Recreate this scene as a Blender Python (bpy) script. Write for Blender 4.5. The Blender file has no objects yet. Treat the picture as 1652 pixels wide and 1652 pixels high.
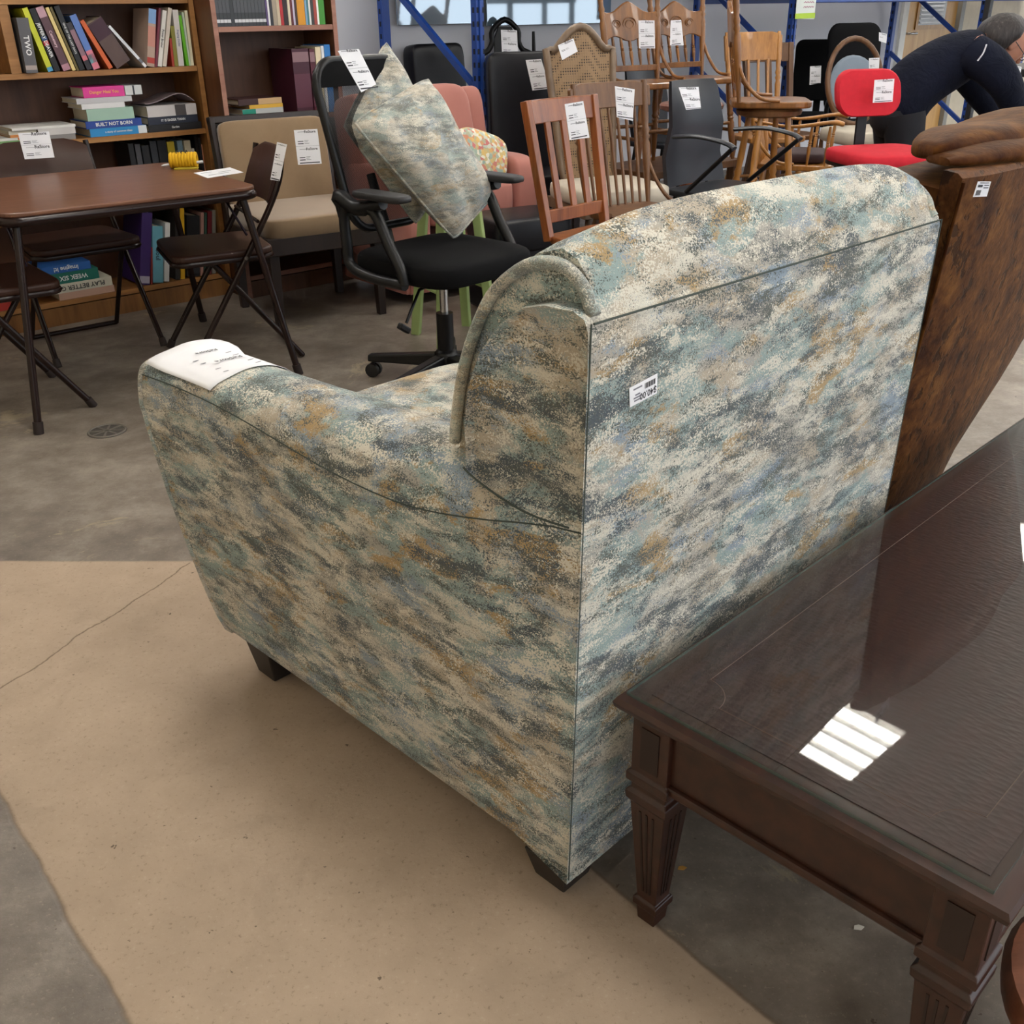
import bpy, math, random
from mathutils import Vector, Matrix

random.seed(7)
SC = bpy.context.scene
COL = SC.collection
V = Vector
R = math.radians

# ------------------------------------------------------------------ camera
F_PX, TILT, ROLL, CAM_H = 1614.0, R(26.68), R(0.79), 1.25
_fw = V((0, math.cos(TILT), -math.sin(TILT)))
_r0, _u0 = V((1, 0, 0)), V((0, math.sin(TILT), math.cos(TILT)))
_rt = _r0 * math.cos(ROLL) - _u0 * math.sin(ROLL)
_up = _u0 * math.cos(ROLL) + _r0 * math.sin(ROLL)
cam_data = bpy.data.cameras.new('camera')
cam = bpy.data.objects.new('camera', cam_data)
COL.objects.link(cam)
cam_data.sensor_width = 36.0
cam_data.lens = 36.0 * F_PX / 1652.0
cam_data.clip_start = 0.05
cam_data.clip_end = 100
m = Matrix((( _rt.x, _up.x, -_fw.x, 0), (_rt.y, _up.y, -_fw.y, 0), (_rt.z, _up.z, -_fw.z, CAM_H), (0, 0, 0, 1)))
cam.matrix_world = m
SC.camera = cam

# ------------------------------------------------------------------ light
world = bpy.data.worlds.new('daylight')
SC.world = world
world.use_nodes = True
wb = world.node_tree.nodes['Background']
wb.inputs[0].default_value = (0.86, 0.93, 1.0, 1)
wb.inputs[1].default_value = 1.25
LAMP_POWER = 13.5            # emission of the fluorescent tubes
SC.view_settings.view_transform = 'Standard'
SC.view_settings.look = 'None'
SC.view_settings.gamma = 1.0
SC.view_settings.use_curve_mapping = False
SC.view_settings.exposure = 0.65
SC.cycles.max_bounces = 7
SC.cycles.diffuse_bounces = 3
SC.cycles.glossy_bounces = 4
SC.cycles.transparent_max_bounces = 10
SC.cycles.caustics_reflective = False
SC.cycles.caustics_refractive = False


def ray(px, py):
    """Direction through a pixel of the 1652 x 1652 photograph."""
    return _fw + _rt * ((px - 826) / F_PX) + _up * ((826 - py) / F_PX)


def on_z(px, py, z=0.0):
    d = ray(px, py)
    return V((0, 0, CAM_H)) + d * ((z - CAM_H) / d.z)


def on_plane(px, py, p0, n):
    d = ray(px, py)
    o = V((0, 0, CAM_H))
    return o + d * ((V(p0) - o).dot(n) / d.dot(n))


# ------------------------------------------------------------------ mesh helpers
class MB:
    """Collects polygons; build() links them as one mesh object."""

    def __init__(self):
        self.v, self.f, self.m = [], [], []
        self.mi = 0

    def _add(self, vs, fs):
        o = len(self.v)
        self.v += [tuple(p) for p in vs]
        self.f += [tuple(i + o for i in f) for f in fs]
        self.m += [self.mi] * len(fs)
        return self

    def box(self, c, s, rot=None, taper=None):
        x, y, z = s[0] / 2, s[1] / 2, s[2] / 2
        t = taper or (1, 1)
        vs = [V((a * x * (t[0] if k < 0 else 1), b * y * (t[1] if k < 0 else 1), k * z)) for k in (-1, 1) for b in (-1, 1) for a in (-1, 1)]
        if rot is not None:
            vs = [rot @ p for p in vs]
        vs = [p + V(c) for p in vs]
        return self._add(vs, [(0, 2, 3, 1), (4, 5, 7, 6), (0, 1, 5, 4), (2, 6, 7, 3), (0, 4, 6, 2), (1, 3, 7, 5)])

    def hexa(self, p):
        """eight corners: bottom 4 counter-clockwise, then top 4"""
        return self._add(p, [(3, 2, 1, 0), (4, 5, 6, 7), (0, 1, 5, 4), (1, 2, 6, 5), (2, 3, 7, 6), (3, 0, 4, 7)])

    def bar(self, a, b, w, h, up=(0, 0, 1)):
        """rectangular bar from a to b, w across and h along up"""
        a, b = V(a), V(b)
        d = (b - a).normalized()
        s = d.cross(V(up))
        if s.length < 1e-4:
            s = d.cross(V((1, 0, 0)))
        s.normalize()
        u = s.cross(d)
        q = [(-1, -1), (1, -1), (1, 1), (-1, 1)]
        vs = [p + s * (i * w / 2) + u * (j * h / 2) for p in (a, b) for i, j in q]
        return self._add(vs, [(3, 2, 1, 0), (4, 5, 6, 7), (0, 1, 5, 4), (1, 2, 6, 5), (2, 3, 7, 6), (3, 0, 4, 7)])

    def tube(self, pts, r, n=8, closed=False, cap=True, flat=1.0, up=None):
        pts = [V(p) for p in pts]
        k = len(pts)
        rs = r if isinstance(r, (list, tuple)) else [r] * k
        rings = []
        prev = None
        for i, p in enumerate(pts):
            if closed:
                t = pts[(i + 1) % k] - pts[i - 1]
            else:
                t = pts[min(i + 1, k - 1)] - pts[max(i - 1, 0)]
            t.normalize()
            if prev is None:
                ref = V(up) if up else (V((0, 0, 1)) if abs(t.z) < 0.9 else V((1, 0, 0)))
            else:
                ref = prev
            s = t.cross(ref)
            if s.length < 1e-5:
                s = t.cross(V((0, 1, 0)))
            s.normalize()
            u = s.cross(t)
            prev = u
            rings.append([p + s * (math.cos(a) * rs[i]) + u * (math.sin(a) * rs[i] * flat) for a in [2 * math.pi * j / n for j in range(n)]])
        vs = [q for g in rings for q in g]
        fs = []
        for i in range(k if closed else k - 1):
            a, b = i * n, ((i + 1) % k) * n
            for j in range(n):
                fs.append((a + j, b + j, b + (j + 1) % n, a + (j + 1) % n))
        if cap and not closed:
            fs.append(tuple(range(n)))
            fs.append(tuple((k - 1) * n + j for j in reversed(range(n))))
        return self._add(vs, fs)

    def cyl(self, a, b, r0, r1=None, n=12):
        return self.tube([a, b], [r0, r0 if r1 is None else r1], n)

    def lathe(self, prof, o=(0, 0, 0), n=16, top=None, arc=1.0):
        """prof: (radius, height) pairs turned about o -> top (default straight up)"""
        o = V(o)
        if top is None:
            M = Matrix.Identity(3)
        else:
            d = (V(top) - o).normalized()
            M = d.to_track_quat('Z', 'Y').to_matrix()
        vs = [o + M @ V((r * math.cos(2 * math.pi * j / n), r * math.sin(2 * math.pi * j / n), h)) for r, h in prof for j in range(n)]
        fs = []
        for i in range(len(prof) - 1):
            for j in range(n):
                fs.append((i * n + j, i * n + (j + 1) % n, (i + 1) * n + (j + 1) % n, (i + 1) * n + j))
        fs.append(tuple(reversed(range(n))))
        fs.append(tuple((len(prof) - 1) * n + j for j in range(n)))
        return self._add(vs, fs)

    def prism(self, poly, h, fn):
        """poly: 2-D outline; fn(u, v, w) -> point, w in (0, h)"""
        n = len(poly)
        vs = [fn(u, v, w) for w in (0, h) for u, v in poly]
        fs = [tuple(reversed(range(n))), tuple(range(n, 2 * n))]
        fs += [(i, (i + 1) % n, n + (i + 1) % n, n + i) for i in range(n)]
        return self._add(vs, fs)

    def loft(self, rings, cap=True, closed=True):
        n = len(rings[0])
        vs = [p for g in rings for p in g]
        fs = []
        for i in range(len(rings) - 1):
            for j in range(n if closed else n - 1):
                fs.append((i * n + j, i * n + (j + 1) % n, (i + 1) * n + (j + 1) % n, (i + 1) * n + j))
        if cap and closed:
            fs.append(tuple(reversed(range(n))))
            fs.append(tuple((len(rings) - 1) * n + j for j in range(n)))
        return self._add(vs, fs)

    def pillow(self, c, s, e=0.35, n=20, rot=None, puff=0.0):
        """superellipsoid: a soft rounded block of size s"""
        def sg(a, p):
            return math.copysign(abs(a) ** p, a)
        vs, fs = [], []
        m_ = n // 2
        for i in range(m_ + 1):
            ph = -math.pi / 2 + math.pi * i / m_
            for j in range(n):
                th = 2 * math.pi * j / n
                x = sg(math.cos(ph), e) * sg(math.cos(th), e)
                y = sg(math.cos(ph), e) * sg(math.sin(th), e)
                z = sg(math.sin(ph), e)
                z *= 1 + puff * (1 - x * x) * (1 - y * y)
                p = V((x * s[0] / 2, y * s[1] / 2, z * s[2] / 2))
                if rot is not None:
                    p = rot @ p
                vs.append(p + V(c))
        for i in range(m_):
            for j in range(n):
                fs.append((i * n + j, i * n + (j + 1) % n, (i + 1) * n + (j + 1) % n, (i + 1) * n + j))
        return self._add(vs, fs)

    def build(self, name, mats, parent=None, smooth=None, bevel=0, subsurf=0, seg=2):
        me = bpy.data.meshes.new(name)
        me.from_pydata(self.v, [], self.f)
        mats = mats if isinstance(mats, (list, tuple)) else [mats]
        for a in mats:
            me.materials.append(a)
        if len(mats) > 1:
            me.polygons.foreach_set('material_index', self.m)
        if smooth:
            me.shade_smooth()
            if smooth < 179:
                me.set_sharp_from_angle(angle=R(smooth))
        me.update()
        o = bpy.data.objects.new(name, me)
        COL.objects.link(o)
        if parent is not None:
            o.parent = parent
        if bevel:
            b = o.modifiers.new('bevel', 'BEVEL')
            b.width = bevel
            b.segments = seg
            b.limit_method = 'ANGLE'
            b.angle_limit = R(40)
        if subsurf:
            s = o.modifiers.new('subd', 'SUBSURF')
            s.levels = s.render_levels = subsurf
        return o


def tag(o, label, cat, group=None):
    o['label'] = label
    o['category'] = cat
    if group:
        o['group'] = group
    return o


def thing(name, label, cat, loc=(0, 0, 0), rotz=0.0, group=None):
    o = bpy.data.objects.new(name, None)
    o.empty_display_size = 0.1
    COL.objects.link(o)
    o.location = loc
    o.rotation_euler = (0, 0, rotz)
    return tag(o, label, cat, group)


def struct(o):
    o['kind'] = 'structure'
    return o


def dup(root, loc, rotz, label=None):
    """a copy of a thing with copies of its parts and sub-parts"""
    r = root.copy()
    COL.objects.link(r)
    r.location = loc
    r.rotation_euler = (0, 0, rotz)
    if label:
        r['label'] = label
    for ch in list(root.children):
        c = ch.copy()
        COL.objects.link(c)
        c.parent = r
        for g in list(ch.children):
            d = g.copy()
            COL.objects.link(d)
            d.parent = c
    return r


def spline(pts, n):
    """Catmull-Rom through pts, n samples per span"""
    pts = [V(p) for p in pts]
    out = []
    for i in range(len(pts) - 1):
        p0, p1, p2, p3 = pts[max(i - 1, 0)], pts[i], pts[i + 1], pts[min(i + 2, len(pts) - 1)]
        for k in range(n):
            t = k / n
            out.append(0.5 * ((2 * p1) + (p2 - p0) * t + (2 * p0 - 5 * p1 + 4 * p2 - p3) * t * t + (3 * p1 - p0 - 3 * p2 + p3) * t ** 3))
    out.append(pts[-1])
    return out


def text_mesh(name, body, size, mat, parent, M, bold=False, depth=0.0003, align='CENTER', width=None):
    """flat printed lettering, as a mesh"""
    cu = bpy.data.curves.new(name, 'FONT')
    cu.body = body
    cu.size = size
    cu.align_x = align
    cu.align_y = 'CENTER'
    cu.resolution_u = 2
    if bold:
        cu.offset = size * 0.02
    t = bpy.data.objects.new(name, cu)
    COL.objects.link(t)
    dg = bpy.context.evaluated_depsgraph_get()
    me = bpy.data.meshes.new_from_object(t.evaluated_get(dg))
    bpy.data.objects.remove(t)
    me.name = name
    me.materials.clear()
    me.materials.append(mat)
    if width and len(me.vertices):
        xs = [v.co.x for v in me.vertices]
        k = width / max(max(xs) - min(xs), 1e-6)
        for v in me.vertices:
            v.co.x *= k
    me.transform(M)
    o = bpy.data.objects.new(name, me)
    COL.objects.link(o)
    o.parent = parent
    return o


# ------------------------------------------------------------------ material helpers
class NT:
    def __init__(self, name):
        self.mat = bpy.data.materials.new(name)
        self.mat.use_nodes = True
        self.t = self.mat.node_tree
        self.n = self.t.nodes
        self.b = self.n['Principled BSDF']
        self.out = self.n['Material Output']
        self.co = None

    def new(self, kind, **kw):
        nd = self.n.new(kind)
        for k, v in kw.items():
            setattr(nd, k, v)
        return nd

    def link(self, a, b):
        self.t.links.new(a, b)

    def put(self, sock, v):
        if hasattr(v, 'node'):
            self.link(v, sock)
        else:
            sock.default_value = v

    def coord(self, scale=(1, 1, 1), rot=(0, 0, 0), loc=(0, 0, 0), kind='Object'):
        if self.co is None:
            self.co = self.new('ShaderNodeTexCoord')
        mp = self.new('ShaderNodeMapping')
        mp.inputs['Scale'].default_value = scale
        mp.inputs['Rotation'].default_value = rot
        mp.inputs['Location'].default_value = loc
        self.link(self.co.outputs[kind], mp.inputs['Vector'])
        return mp.outputs[0]

    def noise(self, vec, scale, detail=4, rough=0.55, dist=0.0, out=0):
        nd = self.new('ShaderNodeTexNoise')
        self.put(nd.inputs['Vector'], vec)
        nd.inputs['Scale'].default_value = scale
        nd.inputs['Detail'].default_value = detail
        nd.inputs['Roughness'].default_value = rough
        nd.inputs['Distortion'].default_value = dist
        return nd.outputs[out]

    def math(self, op, a, b=0.0, c=None, clamp=False):
        nd = self.new('ShaderNodeMath', operation=op)
        nd.use_clamp = clamp
        self.put(nd.inputs[0], a)
        self.put(nd.inputs[1], b)
        if c is not None:
            self.put(nd.inputs[2], c)
        return nd.outputs[0]

    def step(self, v, lo, hi):
        nd = self.new('ShaderNodeMapRange', interpolation_type='SMOOTHSTEP')
        self.put(nd.inputs['Value'], v)
        self.put(nd.inputs['From Min'], lo)
        self.put(nd.inputs['From Max'], hi)
        return nd.outputs[0]

    def mix(self, fac, a, b, blend='MIX'):
        nd = self.new('ShaderNodeMix', data_type='RGBA', blend_type=blend)
        self.put(nd.inputs[0], fac)
        for s, c in ((nd.inputs[6], a), (nd.inputs[7], b)):
            self.put(s, c if hasattr(c, 'node') else (tuple(c) + (1,))[:4])
        return nd.outputs[2]

    def ramp(self, fac, stops):
        nd = self.new('ShaderNodeValToRGB')
        el = nd.color_ramp.elements
        while len(el) < len(stops):
            el.new(0.5)
        for e, (p, c) in zip(el, stops):
            e.position = p
            e.color = (tuple(c) + (1,))[:4]
        self.put(nd.inputs[0], fac)
        return nd.outputs[0]

    def bump(self, h, strength=0.3, dist=0.01):
        nd = self.new('ShaderNodeBump')
        nd.inputs['Strength'].default_value = strength
        nd.inputs['Distance'].default_value = dist
        self.put(nd.inputs['Height'], h)
        self.link(nd.outputs[0], self.b.inputs['Normal'])

    def done(self, color=None, rough=None, **kw):
        if color is not None:
            self.put(self.b.inputs['Base Color'], color if hasattr(color, 'node') else (tuple(color) + (1,))[:4])
        if rough is not None:
            self.put(self.b.inputs['Roughness'], rough)
        for k, v in kw.items():
            self.put(self.b.inputs[k.replace('_', ' ')], v)
        return self.mat


def srgb(h):
    h = h.lstrip('#')
    c = [int(h[i:i + 2], 16) / 255 for i in (0, 2, 4)]
    return tuple(x / 12.92 if x <= 0.04045 else ((x + 0.055) / 1.055) ** 2.4 for x in c)


_plain = {}


def plain(hexc, rough=0.6, metal=0.0, spec=0.5, var=0.12):
    """one colour with a faint procedural mottling"""
    k = (hexc, rough, metal, spec)
    if k not in _plain:
        t = NT('paint_' + hexc.strip('#'))
        c = srgb(hexc)
        nz = t.noise(t.coord(), 14, 3)
        d = tuple(x * (1 - var) for x in c)
        l = tuple(min(1, x * (1 + var)) for x in c)
        t.done(t.mix(nz, d, l), rough, Metallic=metal, Specular_IOR_Level=spec)
        _plain[k] = t.mat
    return _plain[k]


def wood(name, dark, light, rough=0.4, scale=(18, 18, 1.6), ring=0.0, coat=0.0):
    t = NT(name)
    v = t.coord(scale)
    n1 = t.noise(v, 1.2, 6, 0.6, 0.6)
    n2 = t.noise(v, 6, 4, 0.6)
    f = t.math('ADD', t.math('MULTIPLY', n1, 0.75), t.math('MULTIPLY', n2, 0.25))
    c = t.ramp(f, [(0.32, srgb(dark)), (0.68, srgb(light))])
    t.bump(n2, 0.08, 0.002)
    return t.done(c, rough, Coat_Weight=coat)
# ------------------------------------------------------------------ materials
def make_fabric(name, scale=1.0, pale=0.0):
    """painterly woven upholstery: cream, sand, sea-green and blue dabs broken up by charcoal dry-brush"""
    t = NT(name)
    s = scale

    def vec(k, st=2.0):
        return t.coord((s, s, st * s), loc=(3.1 * k, 1.7 * k + 2, 5.3 - k))

    grit = t.noise(vec(1, 1.2), 380, 2, 0.7)
    grit2 = t.noise(vec(2, 1.2), 300, 2, 0.7)
    g = t.math('SUBTRACT', grit, 0.5)
    g2 = t.math('SUBTRACT', grit2, 0.5)

    def patch(v, sc, det, rgh, thr, soft, gk, gg):
        nz = t.noise(v, sc, det, rgh, 0.35)
        return t.step(t.math('ADD', nz, t.math('MULTIPLY', gg, gk)), thr - soft, thr + soft)

    base = t.mix(patch(vec(0), 6.5, 3, 0.6, 0.5, 0.04, 0.12, g), srgb('#a5a097'), srgb('#afa391'))
    base = t.mix(patch(vec(3), 5.2, 4, 0.6, 0.50, 0.02, 0.22, g2), base, srgb('#8b9d9b'))
    base = t.mix(patch(vec(4), 7.0, 4, 0.6, 0.575, 0.02, 0.20, g), base, srgb('#a98f67'))
    base = t.mix(patch(vec(5), 7.5, 4, 0.6, 0.58, 0.025, 0.35, g2), base, srgb('#8594a1'))
    base = t.mix(patch(vec(6, 2.4), 9, 5, 0.66, 0.565, 0.03, 0.75, g), base, srgb('#cac6b9'))
    base = t.mix(patch(vec(7, 2.8), 6.0, 6, 0.68, 0.55, 0.03, 0.72, g2), base, srgb('#4b545a'))
    base = t.mix(patch(vec(8, 2.8), 13, 5, 0.68, 0.585, 0.03, 0.9, g), base, srgb('#565b57'))
    base = t.mix(patch(vec(9, 2.6), 12, 4, 0.68, 0.60, 0.03, 1.0, g2), base, srgb('#d2cdbf'))
    if pale:
        base = t.mix(pale, base, srgb('#d6d3c6'))
    t.bump(t.math('ADD', grit, grit2), 0.30, 0.0022)
    return t.done(base, 0.85, Sheen_Weight=0.15, Specular_IOR_Level=0.2)


FABRIC = make_fabric('painterly_fabric')
FABRIC_PALE = make_fabric('painterly_fabric_pale', 1.25, 0.20)
SEAM = plain('#4c534f', 0.9, spec=0.1)
FOOT = plain('#211b18', 0.45)

t = NT('dark_mahogany')
v = t.coord((3, 30, 30))
n1 = t.noise(v, 1.0, 5, 0.6)
c = t.ramp(n1, [(0.3, srgb('#24110b')), (0.7, srgb('#3d2015'))])
wear = t.step(t.noise(t.coord(), 45, 6, 0.7), 0.70, 0.76)
c = t.mix(wear, c, srgb('#7b5537'))
t.bump(n1, 0.05, 0.002)
MAHOG = t.done(c, 0.34, Coat_Weight=0.05)

t = NT('embossed_tabletop')
n1 = t.noise(t.coord((9, 60, 60)), 1.0, 5, 0.6)
c = t.ramp(n1, [(0.3, srgb('#2c1512')), (0.7, srgb('#391c18'))])
em = t.new('ShaderNodeTexVoronoi')
t.link(t.coord((140, 60, 60), rot=(0, 0, R(20))), em.inputs['Vector'])
em.inputs['Scale'].default_value = 1.0
t.bump(em.outputs[0], 0.35, 0.002)
EMBOSS = t.done(c, 0.38)

GLASS = NT('sheet_glass')
t = GLASS
tr = t.new('ShaderNodeBsdfTransparent')
tr.inputs[0].default_value = (0.94, 0.95, 0.94, 1)
gl = t.new('ShaderNodeBsdfGlossy')
gl.inputs['Roughness'].default_value = 0.02
fr = t.new('ShaderNodeFresnel')
fr.inputs['IOR'].default_value = 1.6
geo = t.new('ShaderNodeNewGeometry')
frf = t.math('MULTIPLY', fr.outputs[0], t.math('SUBTRACT', 1.0, geo.outputs['Backfacing']))
mx = t.new('ShaderNodeMixShader')
t.link(frf, mx.inputs[0])
t.link(tr.outputs[0], mx.inputs[1])
t.link(gl.outputs[0], mx.inputs[2])
t.link(mx.outputs[0], t.out.inputs[0])
GLASS = t.mat
t = NT('glass_edge')
GLASS_EDGE = t.done(t.mix(t.noise(t.coord(), 30, 3), srgb('#2c4a45'), srgb('#51716a')), 0.1, Alpha=0.55)

PAPER = plain('#e9e9ee', 0.7, var=0.03)
INK = plain('#33333a', 0.7, var=0.02)
INK_SOFT = plain('#7d7e88', 0.7, var=0.02)

# concrete floor: grey slab with an older sand-coloured strip, worn edges, a crack and patchy stains
t = NT('concrete')
P3 = t.coord()
sep = t.new('ShaderNodeSeparateXYZ')
t.link(P3, sep.inputs[0])
X, Y = sep.outputs[0], sep.outputs[1]
wob = t.math('MULTIPLY', t.math('SUBTRACT', t.noise(P3, 6, 6, 0.6), 0.5), 0.03)
wob2 = t.math('MULTIPLY', t.math('SUBTRACT', t.noise(P3, 14, 4, 0.6), 0.5), 0.05)


def half(p, q, soft=0.004, wb_=None):
    """1 on the side of line p->q that lies to its right"""
    dx, dy = q[0] - p[0], q[1] - p[1]
    ln = math.hypot(dx, dy)
    nx, ny = dy / ln, -dx / ln
    d = t.math('ADD', t.math('MULTIPLY', t.math('SUBTRACT', X, p[0]), nx), t.math('MULTIPLY', t.math('SUBTRACT', Y, p[1]), ny))
    d = t.math('ADD', d, wb_ if wb_ is not None else wob)
    return d, t.step(d, -soft, soft)


d1, m1 = half((-1.317, 2.248), (-0.832, 2.232), 0.006, t.math('MULTIPLY', wob, 0.3))
d2, m2 = half((-0.539, 0.924), (-0.921, 1.372), 0.004)
d3, m3 = half((0.127, 1.187), (0.351, 0.91), 0.004, t.math('MULTIPLY', wob, 0.5))
sand = t.math('MULTIPLY', t.math('MULTIPLY', m1, m2), m3)
big = t.noise(P3, 0.9, 5, 0.6, 0.4)
fine = t.noise(P3, 9, 8, 0.68)
spk = t.noise(P3, 110, 3, 0.7)
grey = t.ramp(t.math('ADD', t.math('MULTIPLY', big, 0.5), t.math('MULTIPLY', fine, 0.5)), [(0.36, srgb('#5f564e')), (0.5, srgb('#7b7167')), (0.64, srgb('#9c9287'))])
blot = t.step(t.noise(P3, 2.6, 8, 0.72, 0.6), 0.60, 0.64)
grey = t.mix(t.math('MULTIPLY', blot, 0.6), grey, srgb('#a99a80'))
tan_ = t.ramp(t.math('ADD', t.math('MULTIPLY', big, 0.5), t.math('MULTIPLY', fine, 0.5)), [(0.32, srgb('#a38f7b')), (0.66, srgb('#b6a18c'))])
c = t.mix(sand, grey, tan_)
c = t.mix(t.math('MULTIPLY', t.step(spk, 0.58, 0.70), 0.45), c, srgb('#6c5c4b'))
c = t.mix(t.math('MULTIPLY', t.math('SUBTRACT', 1.0, t.step(spk, 0.30, 0.42)), 0.16), c, srgb('#cdbfa8'))
stain = t.step(t.noise(t.coord(loc=(4, 2, 0)), 3.2, 7, 0.7, 1.0), 0.56, 0.70)
c = t.mix(t.math('MULTIPLY', stain, t.math('SUBTRACT', 0.38, t.math('MULTIPLY', sand, 0.26))), c, srgb('#5e5042'))
pit = t.noise(P3, 42, 3, 0.6)
c = t.mix(t.math('MULTIPLY', t.step(pit, 0.70, 0.73), 0.8), c, srgb('#4e4034'))


def near(d, w):
    return t.math('SUBTRACT', 1.0, t.step(t.math('ABSOLUTE', d), 0.0, w))


def inside(p, q):
    """1 between the two end points"""
    dx, dy = q[0] - p[0], q[1] - p[1]
    l2 = dx * dx + dy * dy
    s = t.math('ADD', t.math('MULTIPLY', t.math('SUBTRACT', X, p[0]), dx / l2), t.math('MULTIPLY', t.math('SUBTRACT', Y, p[1]), dy / l2))
    return t.math('MULTIPLY', t.step(s, -0.002, 0.002), t.math('SUBTRACT', 1.0, t.step(s, 0.998, 1.002)))


crack_p, crack_q = (-0.821, 2.225), (-1.16, 1.50)
dc, _ = half(crack_p, crack_q, 0.004, t.math('ADD', t.math('MULTIPLY', wob, 1.6), t.math('MULTIPLY', wob2, 0.25)))
crk = t.math('MULTIPLY', near(dc, 0.004), inside(crack_p, crack_q))
edge3 = t.math('MULTIPLY', t.math('MULTIPLY', near(d3, 0.006), 0.6), m1)
edge2 = t.math('MULTIPLY', t.math('MULTIPLY', near(d2, 0.007), 0.5), m1)
dark = t.math('MAXIMUM', t.math('MULTIPLY', crk, 0.75), t.math('MAXIMUM', edge3, edge2))
c = t.mix(dark, c, srgb('#5d4c3c'))
t.bump(t.math('SUBTRACT', t.math('ADD', t.math('MULTIPLY', spk, 0.4), fine), t.math('MULTIPLY', dark, 2.0)), 0.12, 0.01)
CONCRETE = t.done(c, t.math('ADD', 0.38, t.math('MULTIPLY', sand, 0.3)), Specular_IOR_Level=0.35)

t = NT('painted_block_wall')
GREYWALL = t.done(t.mix(t.noise(t.coord(), 1.3, 5, 0.6), srgb('#c2c4cc'), srgb('#d2d3d9')), 0.7)
BEIGEWALL = plain('#cfc4ae', 0.7)
CEIL = plain('#d9d9d6', 0.8)

t = NT('crushed_velvet')
vb = t.coord((1, 1, 0.75), rot=(0, R(-20), 0))
n1 = t.noise(vb, 14, 3, 0.55, 0.3)
n2 = t.noise(vb, 60, 3, 0.6, 0.2)
n3 = t.noise(t.coord((1, 1, 0.8)), 130, 2, 0.6)
f = t.math('ADD', t.math('MULTIPLY', n1, 0.55), t.math('ADD', t.math('MULTIPLY', n2, 0.33), t.math('MULTIPLY', n3, 0.12)))
c = t.ramp(f, [(0.38, srgb('#34190b')), (0.52, srgb('#5c3719')), (0.66, srgb('#7d532a'))])
fleck = t.step(t.noise(t.coord((1, 1, 0.6), rot=(0, R(-24), 0), loc=(3, 1, 2)), 34, 4, 0.62, 0.3), 0.55, 0.61)
c = t.mix(t.math('MULTIPLY', fleck, 0.7), c, srgb('#1d0e06'))
t.bump(t.math('SUBTRACT', f, t.math('MULTIPLY', fleck, 0.25)), 0.3, 0.012)
VELVET = t.done(c, 0.6, Sheen_Weight=0.06, Sheen_Roughness=0.4, Sheen_Tint=(0.7, 0.45, 0.25, 1), Specular_IOR_Level=0.2)
t = NT('velvet_plain')
c = t.ramp(t.noise(t.coord(), 22, 3, 0.5), [(0.34, srgb('#34190a')), (0.52, srgb('#4b2b12')), (0.70, srgb('#64401c'))])
t.bump(t.noise(t.coord(), 120, 2), 0.2, 0.004)
VELVET2 = t.done(c, 0.6, Sheen_Weight=0.25, Sheen_Roughness=0.3, Sheen_Tint=(0.6, 0.34, 0.14, 1), Specular_IOR_Level=0.05)
# ------------------------------------------------------------------ the room
WA = V((0.747, 0.665, 0)).normalized()          # along the far wall
WB = V((0.665, -0.747, 0)).normalized()         # out of the far wall, into the shop
ROOM = math.atan2(WA.y, WA.x)
RACK_FRONT = V((-0.147, 5.90, 0))
BAY, RACK_D = 2.90, 0.846
W0 = RACK_FRONT - WB * (RACK_D + 0.10)


def rw(u, v, z=0.0):
    """room point: u along the far wall, v out from it"""
    return W0 + WA * u + WB * v + V((0, 0, z))


fl = MB()
fl._add([(-9, -6, 0), (13, -6, 0), (13, 16, 0), (-9, 16, 0)], [(0, 1, 2, 3)])
struct(fl.build('floor', CONCRETE))
def wall_piece(name, u0, u1, z0, z1, mat, v0=-0.15, v1=0.0):
    w = MB()
    w.hexa([rw(u0, v1, z0), rw(u1, v1, z0), rw(u1, v0, z0), rw(u0, v0, z0), rw(u0, v1, z1), rw(u1, v1, z1), rw(u1, v0, z1), rw(u0, v0, z1)])
    return w.build(name, mat)


struct(wall_piece('wall_back', -4.2, 6.16, 0, 3.3, GREYWALL))
struct(wall_piece('wall_right', 7.30, 12.0, 0, 3.3, BEIGEWALL))
struct(wall_piece('wall_above_door', 6.16, 7.30, 2.12, 3.3, GREYWALL))
TRIMW = plain('#e4e2da', 0.5)
struct(wall_piece('trim_1', 6.10, 6.20, 0, 2.14, TRIMW, -0.10, 0.03))
struct(wall_piece('trim_2', 7.26, 7.34, 0, 2.14, plain('#8f8d86', 0.5), -0.10, 0.03))
DOORW = wood('birch_door', '#b98a4c', '#d3a868', 0.4, (8, 8, 1.0))
door = wall_piece('door_1', 6.205, 7.255, 0.01, 2.11, DOORW, -0.06, -0.015)
struct(door)
# glazed opening of the door with closed blinds behind it
dw = wall_piece('door_window_frame', 6.43, 7.03, 1.02, 1.92, wood('door_bead', '#a87a40', '#c79a5a', 0.4), -0.012, -0.002)
dw.parent = door
dg_ = wall_piece('blind_backing', 6.47, 6.99, 1.06, 1.88, plain('#cfd2d4', 0.6), -0.002, 0.0)
dg_.parent = dw
for i_ in range(22):
    z_ = 1.075 + i_ * 0.036
    sl_ = MB()
    sl_.hexa([rw(6.48, 0.012, z_), rw(6.93, 0.012, z_), rw(6.93, 0.0005, z_ + 0.02), rw(6.48, 0.0005, z_ + 0.02), rw(6.48, 0.013, z_ + 0.002), rw(6.93, 0.013, z_ + 0.002), rw(6.93, 0.0015, z_ + 0.022), rw(6.48, 0.0015, z_ + 0.022)])
    so_ = sl_.build('slat', plain('#e9ebec', 0.5), dw)
hd_ = MB()
hd_.tube([rw(6.27, -0.01, 0.99), rw(6.27, 0.045, 0.99), rw(6.38, 0.05, 0.99)], 0.011, 8)
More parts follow.
